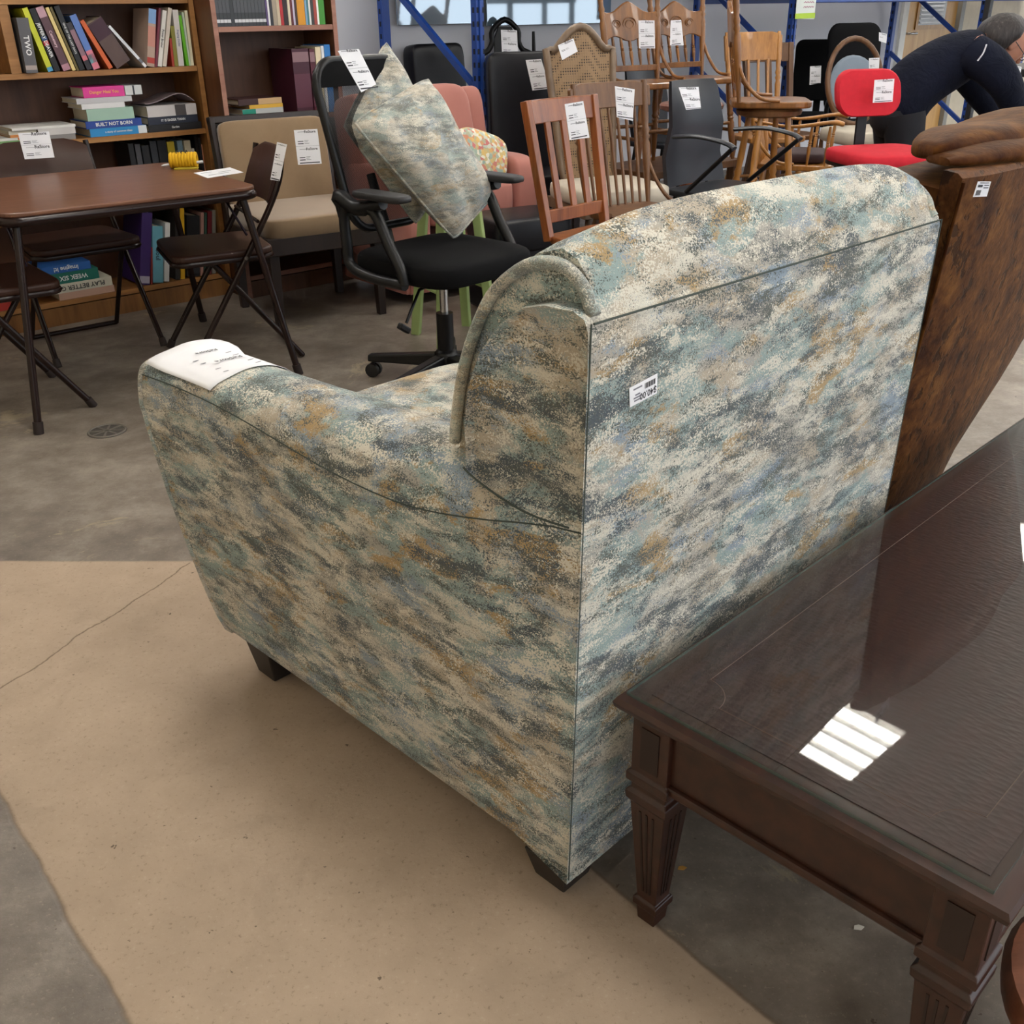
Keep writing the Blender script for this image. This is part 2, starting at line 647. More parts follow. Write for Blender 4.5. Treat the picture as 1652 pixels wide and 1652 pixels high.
hd_.build('door_handle', plain('#b9b9b9', 0.25, metal=1.0), door, smooth=60)
wl = MB()
wl.hexa([rw(-4.2, 0), rw(-4.2, 7), rw(-4.35, 7), rw(-4.35, -.15), rw(-4.2, 0, 3.3), rw(-4.2, 7, 3.3), rw(-4.35, 7, 3.3), rw(-4.35, -.15, 3.3)])
struct(wl.build('wall_left', BEIGEWALL))
ce = MB()
ce.hexa([rw(-4.4, -4), rw(12, -4), rw(12, 9), rw(-4.4, 9), rw(-4.4, -4, 3.4), rw(12, -4, 3.4), rw(12, 9, 3.4), rw(-4.4, 9, 3.4)])
for i in range(4):
    ce.v[i] = (ce.v[i][0], ce.v[i][1], 3.3)
struct(ce.build('ceiling', CEIL))
# ------------------------------------------------------------------ fluorescent ceiling fixtures
t = NT('fluorescent_tube')
t.done((1, 1, 1), 0.5, Emission_Color=(1.0, 0.97, 0.92, 1), Emission_Strength=LAMP_POWER)
TUBE = t.mat
TROFFER = plain('#dcdad2', 0.45)


def make_troffer():
    root = thing('ceiling_light', 'white recessed fluorescent ceiling fixture with four tubes', 'ceiling light', group='fluorescent fixtures in the ceiling grid')
    hs = MB()
    hs.box((0, 0, -0.004), (0.62, 1.22, 0.008))
    for s in (-1, 1):
        hs.box((s * 0.30, 0, -0.03), (0.02, 1.22, 0.05))
        hs.box((0, s * 0.60, -0.03), (0.58, 0.02, 0.05))
    hs.build('housing', TROFFER, root)
    for i in range(4):
        tb = MB()
        x = -0.215 + i * 0.143
        tb.cyl((x, -0.585, -0.032), (x, 0.585, -0.036), 0.030, n=8)
        tb.build('tube', TUBE, root, smooth=60)
    return root


tro = make_troffer()
# the fixture mirrored in the coffee table: its near edge runs from (1.725, 4.05) to (2.18, 4.47)
c0 = V((1.95, 4.26, 0)) - WB * 0.56
first = True
for i in range(-2, 4):
    for j in range(-1, 3):  # first row, nearest the far wall, is unseen and added to brighten that wall
        p = c0 + WA * (3.0 * i) + WB * (2.5 * j) + V((0, 0, 3.3))
        q = p - W0
        if q.dot(WB) < 0.4 or q.dot(WA) < -4 or q.dot(WA) > 11:
            continue
        if first:
            tro.location = p
            tro.rotation_euler = (0, 0, ROOM)
            first = False
        else:
            dup(tro, p, ROOM)
# ------------------------------------------------------------------ the upholstered armchair
CH_O, CH_A = V((0.078, 1.105, 0)), R(45)
armchair = thing('armchair', 'large armchair upholstered in blue, sand and charcoal brushstroke fabric', 'armchair', CH_O, CH_A)
CW = 0.91


def sheared(p):
    return V((p[0], p[1], p[2] - 0.012 * (p[0] / CW) * (p[2] / 0.95)))


def lerp(a, b, k):
    return a + (b - a) * k


def smooth01(k):
    k = max(0.0, min(1.0, k))
    return k * k * (3 - 2 * k)


def arm_ring(tt, mirror):
    """cross-section of an arm at the fraction tt of its depth; the arms splay outwards towards the front"""
    zs = 0.668 - 0.044 * smooth01(tt / 0.32) + 0.044 * smooth01((tt - 0.34) / 0.6)
    zc = 0.712 - 0.012 * smooth01(tt / 0.9)
    zb = 0.064 + 0.020 * smooth01(tt)
    key = [(0.040, zb), (0.008, zb + 0.014), (-0.001, 0.22), (-0.004, 0.42), (-0.003, zs - 0.06), (0.0, zs), (0.014, zs + (zc - zs) * 0.55),
           (0.045, zc - 0.006), (0.075, zc), (0.112, zc - 0.010), (0.145, zc - 0.045), (0.160, zc - 0.12), (0.164, 0.44), (0.165, 0.30)]
    pr = spline([(x, z, 0) for x, z in key], 3)
    yf = [(0.0, 0.925), (0.07, 0.940), (0.2, 0.965), (0.42, 0.985), (0.60, 0.985), (0.66, 0.968), (0.75, 0.945)]
    ring = []
    for p in pr:
        x, z = p.x, p.y
        y1 = yf[-1][1]
        for (za, ya), (zb, yb) in zip(yf, yf[1:]):
            if za <= z <= zb:
                y1 = lerp(ya, yb, (z - za) / (zb - za))
                break
        splay = tt * (0.006 + 0.076 * min(1.0, z / 0.62)) * (1 - 0.55 * smooth01((x - 0.02) / 0.14))
        y0 = -0.02 * z / 0.94
        x -= splay + 0.020 * smooth01(tt / 0.16) * (1 - smooth01((tt - 0.3) / 0.5)) * smooth01((z - 0.25) / 0.3) * (1 - smooth01((p.x - 0.02) / 0.1))
        ring.append(V(((CW - x) if mirror else x, lerp(y0, y1, tt), z)))
    return ring


for mir in (False, True):
    b = MB()
    rings = [arm_ring(k / 22, mir) for k in range(23)]
    last = rings[-1]
    cen = sum(last, V((0, 0, 0))) / len(last)
    for s, dy in ((0.985, 0.010), (0.94, 0.019), (0.84, 0.026), (0.6, 0.032), (0.25, 0.034)):
        rings.append([V((cen.x + (p.x - cen.x) * s, p.y + dy - (p.y - cen.y) * (1 - s) * 0.4, cen.z + (p.z - cen.z) * s)) for p in last])
    if mir:
        rings = [list(reversed(g)) for g in rings]
    b.loft([[sheared(p) for p in g] for g in rings])
    arm = b.build('arm', FABRIC, armchair, smooth=60)
    pp = MB()
    pp.tube([sheared(V((p.x, p.y + 0.006, p.z))) for p in last[2:-1]], 0.0055, 6)
    pp.build('piping', FABRIC_PALE, arm, smooth=80)
    sm = MB()
    pts = []
    for k in range(0, 23):
        g = arm_ring(k / 22, mir)
        p = g[15]
        pts.append(sheared(p + V((0.0008 if mir else -0.0008, 0, 0))))
    sm.tube(pts, 0.0011, 5)
    sm.build('seam', SEAM, arm)

# back frame: the flat rear panel with a soft lobe at each end
prof = [(0.0, 0.062), (-0.002, 0.12), (-0.006, 0.3), (-0.013, 0.6), (-0.0185, 0.88), (-0.018, 0.925), (-0.012, 0.939), (0.005, 0.946), (0.04, 0.948), (0.078, 0.938), (0.118, 0.908),
        (0.150, 0.868), (0.172, 0.82), (0.182, 0.77), (0.182, 0.70), (0.16, 0.5), (0.14, 0.28), (0.13, 0.062)]
b = MB()
rings = []
cy, cz = 0.07, 0.6
for x, s in ((0.008, 0.955), (0.002, 0.985), (-0.004, 0.998), (-0.004, 1.0), (0.02, 1.0), (0.15, 1.0), (0.3, 1.0), (0.45, 1.0), (0.6, 1.0), (0.76, 1.0), (CW - 0.02, 1.0), (CW + 0.003, 1.0), (CW + 0.003, 0.998), (CW - 0.002, 0.985), (CW - 0.008, 0.955)):
    g = []
    for y, z in prof:
        yy = y if y < 0.0 else cy + (y - cy) * s
        zz = cz + (z - cz) * s if z > 0.5 else z
        xx = x
        if y > 0.0:
            k_ = smooth01(y / 0.03)
            xx = x - 0.010 * k_ if (x < 0.01 and z > 0.6) else x + 0.010 * k_ if (x > CW - 0.01 and z > 0.6) else min(max(x, 0.016), CW - 0.016) if z <= 0.6 else x
        g.append(sheared((xx, yy, zz)))
    rings.append(g)
b.loft(rings)
back = b.build('back_frame', FABRIC, armchair, smooth=50)

# back pad: padded roll that wraps over the frame, crowned in the middle
pad = [(-0.012, 0.938), (-0.004, 0.948), (0.004, 0.964), (0.022, 0.980), (0.046, 0.988), (0.085, 0.982), (0.122, 0.962), (0.156, 0.932), (0.188, 0.880), (0.211, 0.826), (0.226, 0.770), (0.236, 0.714), (0.242, 0.62), (0.246, 0.5), (0.24, 0.40), (0.10, 0.40), (0.09, 0.6), (0.07, 0.85), (0.02, 0.93)]
b = MB()
rings = []
N = 26
for k in range(N + 1):
    x = 0.022 + (CW - 0.044) * k / N
    q = abs(2 * (x / CW) - 1)
    dm = max(0.0, 1 - q ** 4) ** 0.6
    g = []
    for i, (y, z) in enumerate(pad):
        w = 0.0
        if 1 <= i <= 13:
            w = math.sin(math.pi * min(1, (i - 0.4) / 9.0) / 1.0) if i < 9 else 0.25
            w = max(w, 0.0)
        up_ = max(0.0, 1 - abs(i - 3.6) / 3.6)
        g.append(sheared((x, y + (-0.03 * (1 - q ** 2) if i >= 7 and i <= 14 else 0.0), z + 0.058 * dm * up_)))
    rings.append(g)
b.loft(rings)
padob = b.build('back_cushion', FABRIC, armchair, smooth=60)
for sx in (0.015, CW - 0.015):
    pp = MB()
    pp.tube(spline([sheared((sx, y, z + 0.002)) for y, z in pad[0:12]], 3), 0.0082, 8)
    pp.build('piping', FABRIC_PALE, padob, smooth=80)
sm = MB()
sm.tube([sheared((0.004 + (CW - 0.008) * k / 20, -0.0195, 0.934)) for k in range(21)], 0.0014, 6)
sm.build('seam', SEAM, back)
sm = MB()
sm.tube([sheared((-0.001, 0.0005 - 0.0205 * z / 0.94, z)) for z in [0.07 + 0.865 * k / 12 for k in range(13)]], 0.0012, 5)
sm.build('seam', SEAM, back)
sm = MB()
sm.tube([sheared((CW + 0.001, 0.0005 - 0.0205 * z / 0.94, z)) for z in [0.07 + 0.865 * k / 12 for k in range(13)]], 0.0012, 5)
sm.build('seam', SEAM, back)

for sx in (-0.0185, CW + 0.0185):
    sm = MB()
    sm.tube(spline([sheared((sx if y > 0.02 else sx * 0.5 if sx < 0 else CW + 0.006, y, z)) for y, z in ((0.002, 0.674), (0.06, 0.676), (0.12, 0.684), (0.165, 0.696), (0.182, 0.704))], 4), 0.0015, 5)
    sm.build('seam', SEAM, back)
b = MB()
b.pillow((CW / 2, 0.62, 0.425), (0.62, 0.80, 0.17), 0.28, 28, puff=0.10)
b.build('seat_cushion', FABRIC, armchair, smooth=80)
b = MB()
b.box((CW / 2, 0.47, 0.20), (0.62, 0.90, 0.265))
b.build('seat_base', FABRIC, armchair, bevel=0.02)
for fx, fy in ((0.053, 0.060), (CW - 0.053, 0.060), (0.050, 0.868), (CW - 0.050, 0.868)):
    b = MB()
    fh = 0.058 if fy < 0.3 else 0.080
    b.box((fx, fy, fh / 2), (0.088, 0.088, fh), taper=(0.70, 0.70))
    b.build('foot', FOOT, armchair, bevel=0.003)

# price sticker on the rear panel
def back_pt(px, py):
    """point of the rear panel behind a pixel, in the chair's own frame"""
    n = Matrix.Rotation(CH_A, 3, 'Z') @ V((0, -1, -0.0213))
    w = on_plane(px, py, CH_O, n)
    return Matrix.Rotation(-CH_A, 3, 'Z') @ (w - CH_O)


cs = [back_pt(*p) for p in ((1015, 657), (1058.5, 634), (1059.5, 602), (1014, 626))]
nrm = V((0, -1, -0.0213)).normalized()
b = MB()
b.hexa([p + nrm * 0.0007 for p in cs] + [p + nrm * 0.0013 for p in cs])
st = b.build('price_sticker', PAPER, armchair)
st['label'] = 'small white barcode price sticker'
ex = (cs[1] - cs[0]).normalized()
ey = nrm.cross(ex) * -1
ey = ex.cross(nrm) * -1
cen = sum(cs, V((0, 0, 0))) / 4
sw, sh = (cs[1] - cs[0]).length, (cs[3] - cs[0]).length
if ey.z < 0:
    ey = -ey


def st_mat(u, v, flip=True):
    """print frame on the sticker, turned upside down as in the photograph"""
    a, c = (-ex, -ey) if flip else (ex, ey)
    M = Matrix.Identity(4)
    o = cen + ex * u + ey * v + nrm * 0.0015
    for i in range(3):
        M[i][0], M[i][1], M[i][2], M[i][3] = a[i], c[i], a.cross(c)[i], o[i]
    return M


text_mesh('printed_price', '$40.00', 0.0122, INK, st, st_mat(sw * 0.17, -sh * 0.22), bold=True)
bc = MB()
for k in range(13):
    u = sw * (0.05 + 0.40 * k / 13)
    w = (0.0011, 0.0006, 0.0016)[k % 3]
    p = cen + nrm * 0.0015
    q = [p + ex * (u + i * w / 2) + ey * (sh * 0.20 + j * sh * 0.14) for i, j in ((-1, -1), (1, -1), (1, 1), (-1, 1))]
    bc._add(q, [(0, 1, 2, 3)])
bc.build('barcode', INK, st)
bc = MB()
for r_, l_ in ((-0.30, 0.13), (-0.16, 0.15), (-0.02, 0.09), (0.30, 0.16)):
    p = cen + nrm * 0.0015 + ex * (-sw * 0.22) + ey * (r_ * sh)
    q = [p + ex * (i * l_ * sw) + ey * (j * 0.0011) for i, j in ((-1, -1), (1, -1), (1, 1), (-1, 1))]
    bc._add(q, [(0, 1, 2, 3)])
bc.build('printed_lines', INK_SOFT, st)
# ------------------------------------------------------------------ coffee table with a loose glass sheet
TB_A = R(44.6)
TB_O = CH_O + Matrix.Rotation(CH_A, 3, 'Z') @ V((0.032, -0.045, 0))
TL, TW, TH = 1.52, 0.527, 0.42
coffee = thing('coffee_table', 'dark brown wooden coffee table with tapered fluted legs and worn edges', 'coffee table', TB_O, TB_A)
# local frame: x along the long side, -y across
b = MB()
rings = []
for ins, z in ((0.026, TH - 0.036), (0.020, TH - 0.030), (0.010, TH - 0.026), (0.002, TH - 0.018), (0.0, TH - 0.010), (0.004, TH - 0.003), (0.012, TH), (0.03, TH)):
    rings.append([V((ins, -ins, z)), V((ins, -TW + ins, z)), V((TL - ins, -TW + ins, z)), V((TL - ins, -ins, z))])
b.loft(rings)
top = b.build('table_top', MAHOG, coffee, smooth=35)
b = MB()
b.box((TL / 2, -TW / 2, TH + 0.0006), (TL - 0.075, TW - 0.075, 0.0012))
b.build('embossed_panel', EMBOSS, top)
# incised line with scalloped corners
def scallop(ins, r):
    x0, x1, y0, y1 = ins, TL - ins, -ins, -TW + ins
    pts = []
    for cx, cy, a0 in ((x0, y0, 0), (x0, y1, 90), (x1, y1, 180), (x1, y0, 270)):
        for k in range(9):
            a = R(a0 - 90 * k / 8) if False else R({0: 0, 90: 90, 180: 180, 270: 270}[a0] + 0)
            ang = {0: (0, -90), 90: (90, 0), 180: (180, 90), 270: (270, 180)}[a0]
            aa = R(lerp(ang[0], ang[1], k / 8))
            pts.append(V((cx + r * math.cos(aa), cy + r * math.sin(aa), TH + 0.0010)))
    return pts


b = MB()
b.tube(scallop(0.075, 0.045), 0.0007, 4, closed=True)
b.build('inlay_line', plain('#6d5243', 0.4), top)
LI = 0.022      # leg inset
for ix in (0, 1):
    y = -LI - 0.008 if ix == 0 else -TW + LI + 0.008
    s = 1 if ix == 0 else -1
    ap = MB()
    ap.box((TL / 2, y - s * 0.009, 0.335), (TL - 0.11, 0.018, 0.10))
    a_ = ap.build('apron', MAHOG, coffee, bevel=0.002)
    mo = MB()
    mo.box((TL / 2, y, 0.288), (TL - 0.12, 0.014, 0.016))
    mo.box((TL / 2, y - 0.0 * s, 0.381), (TL - 0.12, 0.008, 0.008))
    mo.build('moulding', MAHOG, a_, bevel=0.004)
    x = LI + 0.008 if ix == 0 else TL - LI - 0.008
    s = -1 if ix == 0 else 1
    ap = MB()
    ap.box((x - s * 0.009, -TW / 2, 0.335), (0.018, TW - 0.11, 0.10))
    a_ = ap.build('apron', MAHOG, coffee, bevel=0.002)
    mo = MB()
    mo.box((x, -TW / 2, 0.288), (0.014, TW - 0.12, 0.016))
    mo.box((x, -TW / 2, 0.381), (0.008, TW - 0.12, 0.008))
    mo.build('moulding', MAHOG, a_, bevel=0.004)
for lx in (LI + 0.03, TL - LI - 0.03):
    for ly in (-LI - 0.03, -TW + LI + 0.03):
        b = MB()
        for z, hw in ():
            pass
        sec = [(0.0, 0.0155), (0.030, 0.0175), (0.032, 0.022), (0.045, 0.022), (0.048, 0.0175), (0.235, 0.030), (0.243, 0.035), (0.256, 0.036), (0.262, 0.030), (0.272, 0.030), (0.276, 0.036), (0.290, 0.036), (0.294, 0.031), (0.386, 0.031)]
        b.loft([[V((lx + i * h, ly + j * h, z)) for i, j in ((-1, -1), (1, -1), (1, 1), (-1, 1))] for z, h in sec])
        leg = b.build('leg', MAHOG, coffee, bevel=0.0015)
        fb = MB()
        for (nx, ny) in ((0, -1), (-1, 0), (0, 1), (1, 0)):
            tx, ty = -ny, nx
            for k in (-1, 0, 1):
                for z0, z1, h0, h1 in ((0.065, 0.225, 0.0185, 0.0292), ):
                    p0 = V((lx + nx * (h0 + 0.0002) + tx * k * 0.006, ly + ny * (h0 + 0.0002) + ty * k * 0.006, z0))
                    p1 = V((lx + nx * (h1 + 0.0002) + tx * k * 0.0115, ly + ny * (h1 + 0.0002) + ty * k * 0.0115, z1))
                    fb.bar(p0, p1, 0.0035, 0.002, up=(nx, ny, 0.06))
            p0 = V((lx + nx * 0.0315, ly + ny * 0.0315, 0.305))
            p1 = V((lx + nx * 0.0315, ly + ny * 0.0315, 0.375))
            fb.bar(p0, p1, 0.030, 0.002, up=(nx, ny, 0))
        fb.build('fluting', plain('#22120c', 0.5), leg)

gs = MB()
GI = 0.012
x0, x1, y0, y1 = GI, TL - GI, -GI - 0.002, -TW + GI + 0.012
z0, z1 = TH + 0.0018, TH + 0.0078
gs.hexa([V((x0, y1, z0)), V((x1, y1, z0)), V((x1, y0, z0)), V((x0, y0, z0)), V((x0, y1, z1)), V((x1, y1, z1)), V((x1, y0, z1)), V((x0, y0, z1))])
gs.m = [0, 0, 1, 1, 1, 1]
glass = gs.build('glass_sheet', [GLASS, GLASS_EDGE], None, bevel=0.0012)
glass.location, glass.rotation_euler = TB_O, (0, 0, TB_A)
tag(glass, 'clear rectangular glass sheet lying on the dark coffee table', 'glass top')
# ------------------------------------------------------------------ bookcases and books
BK_A = R(40)
BX = V((math.cos(BK_A), math.sin(BK_A), 0))
BN = V((BX.y, -BX.x, 0))                 # towards the shop
BK_O = V((-1.81, 4.599, 0))
OAK = wood('oak_shelf', '#6b4420', '#9a6a38', 0.45, (14, 14, 1.2))
OAK_H = wood('oak_shelf_edge', '#8a5c2e', '#b5834c', 0.45, (1.2, 14, 14))
WAL = wood('walnut_shelf', '#4a2c1b', '#6d452a', 0.4, (14, 14, 1.2))
EDGE = wood('pink_edge_banding', '#8a5a48', '#ab7c68', 0.45, (2, 14, 14))
DARKBACK = wood('shelf_back', '#4d2e1e', '#6b4630', 0.5, (10, 10, 1.2))


def bkp(u, v, z):
    """bookcase point: u along, v out of the left unit's front plane"""
    return V((u, -v, z))


def bk_uz(px, py, v=0.0):
    w = on_plane(px, py, BK_O + BN * v, BN) - BK_O
    return w.dot(BX), w.z


def bookcase(label, u0, u1, v, levels, top, matside, matedge, back, divider=None):
    root = thing('bookcase', label, 'bookcase', BK_O, BK_A)
    dp, th = 0.29, 0.022
    for u in (u0 + th / 2, u1 - th / 2):
        b = MB()
        b.box(bkp(u, v - dp / 2, top / 2), (th, dp, top))
        sp = b.build('side_panel', matside, root)
        e = MB()
        e.box(bkp(u, v + 0.001, top / 2), (th, 0.003, top - 0.002))
        e.build('front_edge', matedge, sp)
    for z in levels:
        b = MB()
        b.box(bkp((u0 + u1) / 2, v - dp / 2, z - th / 2), (u1 - u0 - 2 * th - 0.002, dp - 0.004, th))
        sh = b.build('shelf', matside, root)
        e = MB()
        e.box(bkp((u0 + u1) / 2, v - 0.001, z - th / 2), (u1 - u0 - 2 * th - 0.004, 0.004, th - 0.001))
        e.build('front_edge', matedge, sh)
    b = MB()
    b.box(bkp((u0 + u1) / 2, v - dp + 0.004, top / 2), (u1 - u0 - 2 * th, 0.008, top))
    b.build('back_panel', back, root)
    b = MB()
    b.box(bkp((u0 + u1) / 2, v - 0.012, 0.04), (u1 - u0 - 2 * th, 0.018, 0.08))
    b.build('kick_board', matside, root)
    if divider:
        b = MB()
        b.box(bkp(divider[0], v - dp / 2, (divider[1] + divider[2]) / 2), (0.04, dp - 0.01, divider[2] - divider[1]))
        b.build('divider', OAK_H, root)
    return root


bookcase('long oak bookcase with books standing, leaning and lying in piles', -1.0, 0.565, 0.0, (1.90, 1.60, 1.313, 1.040, 0.775, 0.475, 0.107), 1.92, OAK, OAK_H, DARKBACK, (-0.232, 1.0405, 1.2905))
bookcase('narrower walnut bookcase with pinkish edges and a row of black volumes', 0.545 + 0.025, 1.195, 0.157, (1.88, 1.55, 1.197, 0.815, 0.46, 0.107), 1.90, WAL, EDGE, DARKBACK)

PAGES = plain('#d8cfb8', 0.8, var=0.06)
n_book = 0


def book(label, hexc, u, v, z, th, h, dp, lean=0.0, flat=False, group=None, text=None, tcol='#eeeeee', tsize=None, turn=0.0, flip=False, band=None):
    """a hard-cover: spine to the front. standing: u is the pivot corner; flat: lies with the spine to the front, h wide, th thick"""
    root = tag(bpy.data.objects.new('book', None), label, 'book', group)
    COL.objects.link(root)
    cover = plain(hexc, 0.5, var=0.05)
    b = MB()
    ct = min(0.003, th * 0.18)
    b.box((ct / 2, dp / 2, h / 2), (ct, dp, h))
    b.box((th - ct / 2, dp / 2, h / 2), (ct, dp, h))
    b.box((th / 2, ct / 2, h / 2), (th - 2 * ct, ct, h))
    cv = b.build('cover', cover, root)
    p = MB()
    p.box((th / 2, dp / 2 + 0.001, h / 2), (th - 2 * ct, dp - 0.006, h - 0.006))
    p.build('pages', PAGES, root)
    if band:
        bb = MB()
        for z0, z1, hx in band:
            bb = MB()
            bb.box((th / 2, -0.0004, h * (z0 + z1) / 2), (th * 0.98, 0.0008, h * (z1 - z0)))
            bb.build('spine_band', plain(hx, 0.5, var=0.05), cv)
    if text:
        M = Matrix.Translation((th / 2, -0.0012, h / 2)) @ Matrix.Rotation(R(90), 4, 'X') @ Matrix.Rotation(R(90 if flip else -90), 4, 'Z')
        text_mesh('spine_title', text, tsize or th * 0.62, plain(tcol, 0.6, var=0.02), cv, M, bold=True)
    o = BK_O + BX * u + BN * v + V((0, 0, z))
    M = Matrix.Translation(o) @ Matrix.Rotation(BK_A + turn, 4, 'Z')
    if flat:
        # lay it down: height runs along +u, thickness upwards
        M = M @ Matrix.Translation((0, 0, th)) @ Matrix.Rotation(R(90), 4, 'Y')
    else:
        if lean <= 0:      # top leans towards -u, rests on its left corner
            M = M @ Matrix.Rotation(lean, 4, 'Y')
        else:
            M = M @ Matrix.Rotation(lean, 4, 'Y') @ Matrix.Translation((-th, 0, 0))
    root.matrix_world = M
    return root


def quad(u, z, th, h, lean):
    """outline of a standing book in the shelf plane"""
    ax, az = math.cos(lean), -math.sin(lean)
    bx, bz = math.sin(lean), math.cos(lean)
    if lean > 0:
        u, z = u - th * ax, z - th * az
    return [(u, z), (u + th * ax, z + th * az), (u + th * ax + h * bx, z + th * az + h * bz), (u + h * bx, z + h * bz)]


def apart(p, q):
    for poly in (p, q):
        for i in range(4):
            ex, ez = poly[(i + 1) % 4][0] - poly[i][0], poly[(i + 1) % 4][1] - poly[i][1]
            nx, nz = -ez, ex
            a = [x * nx + y * nz for x, y in p]
            c = [x * nx + y * nz for x, y in q]
            if max(a) <= min(c) + 1e-6 or max(c) <= min(a) + 1e-6:
                return True
    return False


ROW = []


def stand(label, hexc, b0, b1, by, top, z, v=-0.012, dp=0.17, shelf_v=0.0, roof=None, **kw):
    """standing book from pixels: spine foot from b0 to b1 at row by, top-left corner of the spine at top"""
    ul = bk_uz(b0, by, shelf_v + v)[0]
    ur = bk_uz(b1, by, shelf_v + v)[0]
    ut, zt = bk_uz(top[0], top[1], shelf_v + v)
    lean = math.atan2(ut - ul, zt - z)
    if abs(lean) < 0.012:
        lean = 0.0
    h = math.hypot(ut - ul, zt - z)
    th = max(0.006, (ur - ul) * math.cos(lean) * 0.94)
    if roof:
        while max(p[1] for p in quad(0, z, th, h, lean)) > roof - 0.003:
            h -= 0.002
    u = ur if lean > 0 else ul
    # slide it clear of the books already standing in this row
    for k in range(160):
        qd = quad(u, z + 0.0005, th, h, lean)
        if all(apart(qd, r_) for r_ in ROW):
            break
        if th > 0.007 and k % 3 == 0:
            th *= 0.97
        else:
            u += 0.0008
    ROW.append(qd)
    return book(label, hexc, u, shelf_v + v, z + 0.0003, th, h, dp, lean, **kw)


Z1 = 1.0402
for r_ in [
    ('grey book with the white title TWO standing at the end of the row', '#5c5b5f', 41, 61, 114, (25, 29), dict(v=0.02, text='TWO', tsize=0.03, flip=False, band=((0.06, 0.14, '#a89a94'),))),
    ('bright yellow-green book with a blue foot leaning beside the grey one', '#cfd333', 73, 85, 112.5, (31, 14), dict(band=((0.0, 0.07, '#4f9fc9'),))),
    ('black thriller with a bold white author name on its leaning spine', '#141419', 88, 98, 112, (47, 15), dict(text='JEFFERY DEAVER', tsize=0.018, band=((0.50, 0.56, '#35507f'), (0.42, 0.49, '#b3202c')))),
    ('thick pink and plum book leaning in the row', '#5d4048', 102, 116, 111.5, (57, 13), dict(text='Cemetery', tsize=0.016, tcol='#e8c8d0', band=((0.84, 1.0, '#c29aa6'), (0.0, 0.1, '#b0808e')))),
    ('thin cream book leaning between the plum and the olive books', '#e3cc88', 117, 123, 112, (73, 13), {}),
    ('thin olive book leaning against a tall black one', '#66592b', 124, 128, 111.6, (80, 12), {}),
    ('tall black book with small white spine lettering leaning', '#15171b', 129, 138, 111.5, (86, 9), dict(text='ONE OF THE LAST DAYS', tsize=0.011)),
    ('short book with a black, white and pink spine leaning', '#2c2830', 139, 149, 111.2, (105, 38), dict(band=((0.3, 0.85, '#8d6b78'), (0.2, 0.3, '#d0707c')))),
    ('blue book with a pink foot leaning', '#5b7cc0', 151, 163, 110, (112, 26), dict(band=((0.0, 0.35, '#d57a8c'), (0.12, 0.28, '#7fc3cf')))),
    ('orange-spined book with grey cover leaning', '#cf5f2c', 176, 184, 109.5, (129, 35), {}),
    ('brown photo-covered hardback leaning hard in the row', '#58433f', 187, 222, 108.6, (139, 41), dict(band=((0.62, 0.98, '#3a1428'),))),
    ('white spiral-bound booklet slumped against the brown hardback', '#dadce2', 224, 234, 108.2, (164, 44), dict(band=((0.1, 0.2, '#6a6c74'),))),
    ('book with a blue, red and beige jacket standing upright', '#b59c8c', 236, 249, 107.4, (239, 16), dict(band=((0.75, 1.0, '#7ba0cf'), (0.35, 0.7, '#c98b7c'), (0.06, 0.16, '#b33a30')))),
    ('slim maroon patterned book standing next to a white one', '#74283a', 249.5, 253.5, 107.4, (256, 14), {}),
    ('white book with black spine lettering tilted to one side', '#e4e0d8', 254, 261, 107.6, (262, 18), dict(text='Power Broker', tsize=0.013, tcol='#333333')),
    ('cream book without lettering tilted beside the white one', '#d6cabb', 262, 268.5, 107.8, (271, 14), {}),
    ('thin red book half hidden behind the cream one', '#a8331f', 272, 277, 107, (267, 62), {}),
    ('dull olive book standing behind the cream one', '#8a8433', 279, 286, 106.8, (272, 42), {}),
    ('tall off-white book standing close to the bookcase side', '#dcd6d2', 287.5, 297, 106.4, (277, 16), dict(text='Praying Circles', tsize=0.011, tcol='#4a5a88')),
    ('bright green book standing close to the bookcase side', '#6abf23', 298, 303.5, 106, (285, 25), {}),
    ('pale mint book beside the bright green one', '#c3d3bd', 304, 307.5, 105.6, (292, 20), {}),
    ('cream paperback pressed against the bookcase side', '#e8e2c2', 308, 313, 105.2, (297, 17), {}),
]:
    lab, hx, b0, b1, by, tp, kw = r_
    stand(lab, hx, b0, b1, by, tp, Z1, roof=1.2905, **kw)


def pile(z, v, rows):
    """flat books from the bottom up: (label, colour, left px, right px, thickness, depth, extra)"""
    for lab, hx, x0, x1, th, dp, kw in rows:
        kw = dict(kw)
        gap = kw.pop('gap', 0)
        row_y = kw.pop('row')
        sv = kw.pop('sv', 0.0)
        u0 = bk_uz(x0, row_y, sv + v)[0]
        u1 = bk_uz(x1, row_y, sv + v)[0]
        z += gap
        u0 = max(u0, 0.605) if sv else u0
        book(lab, hx, u0, sv + v, z, th, u1 - u0, dp, flat=True, **kw)
        z += th + 0.0006


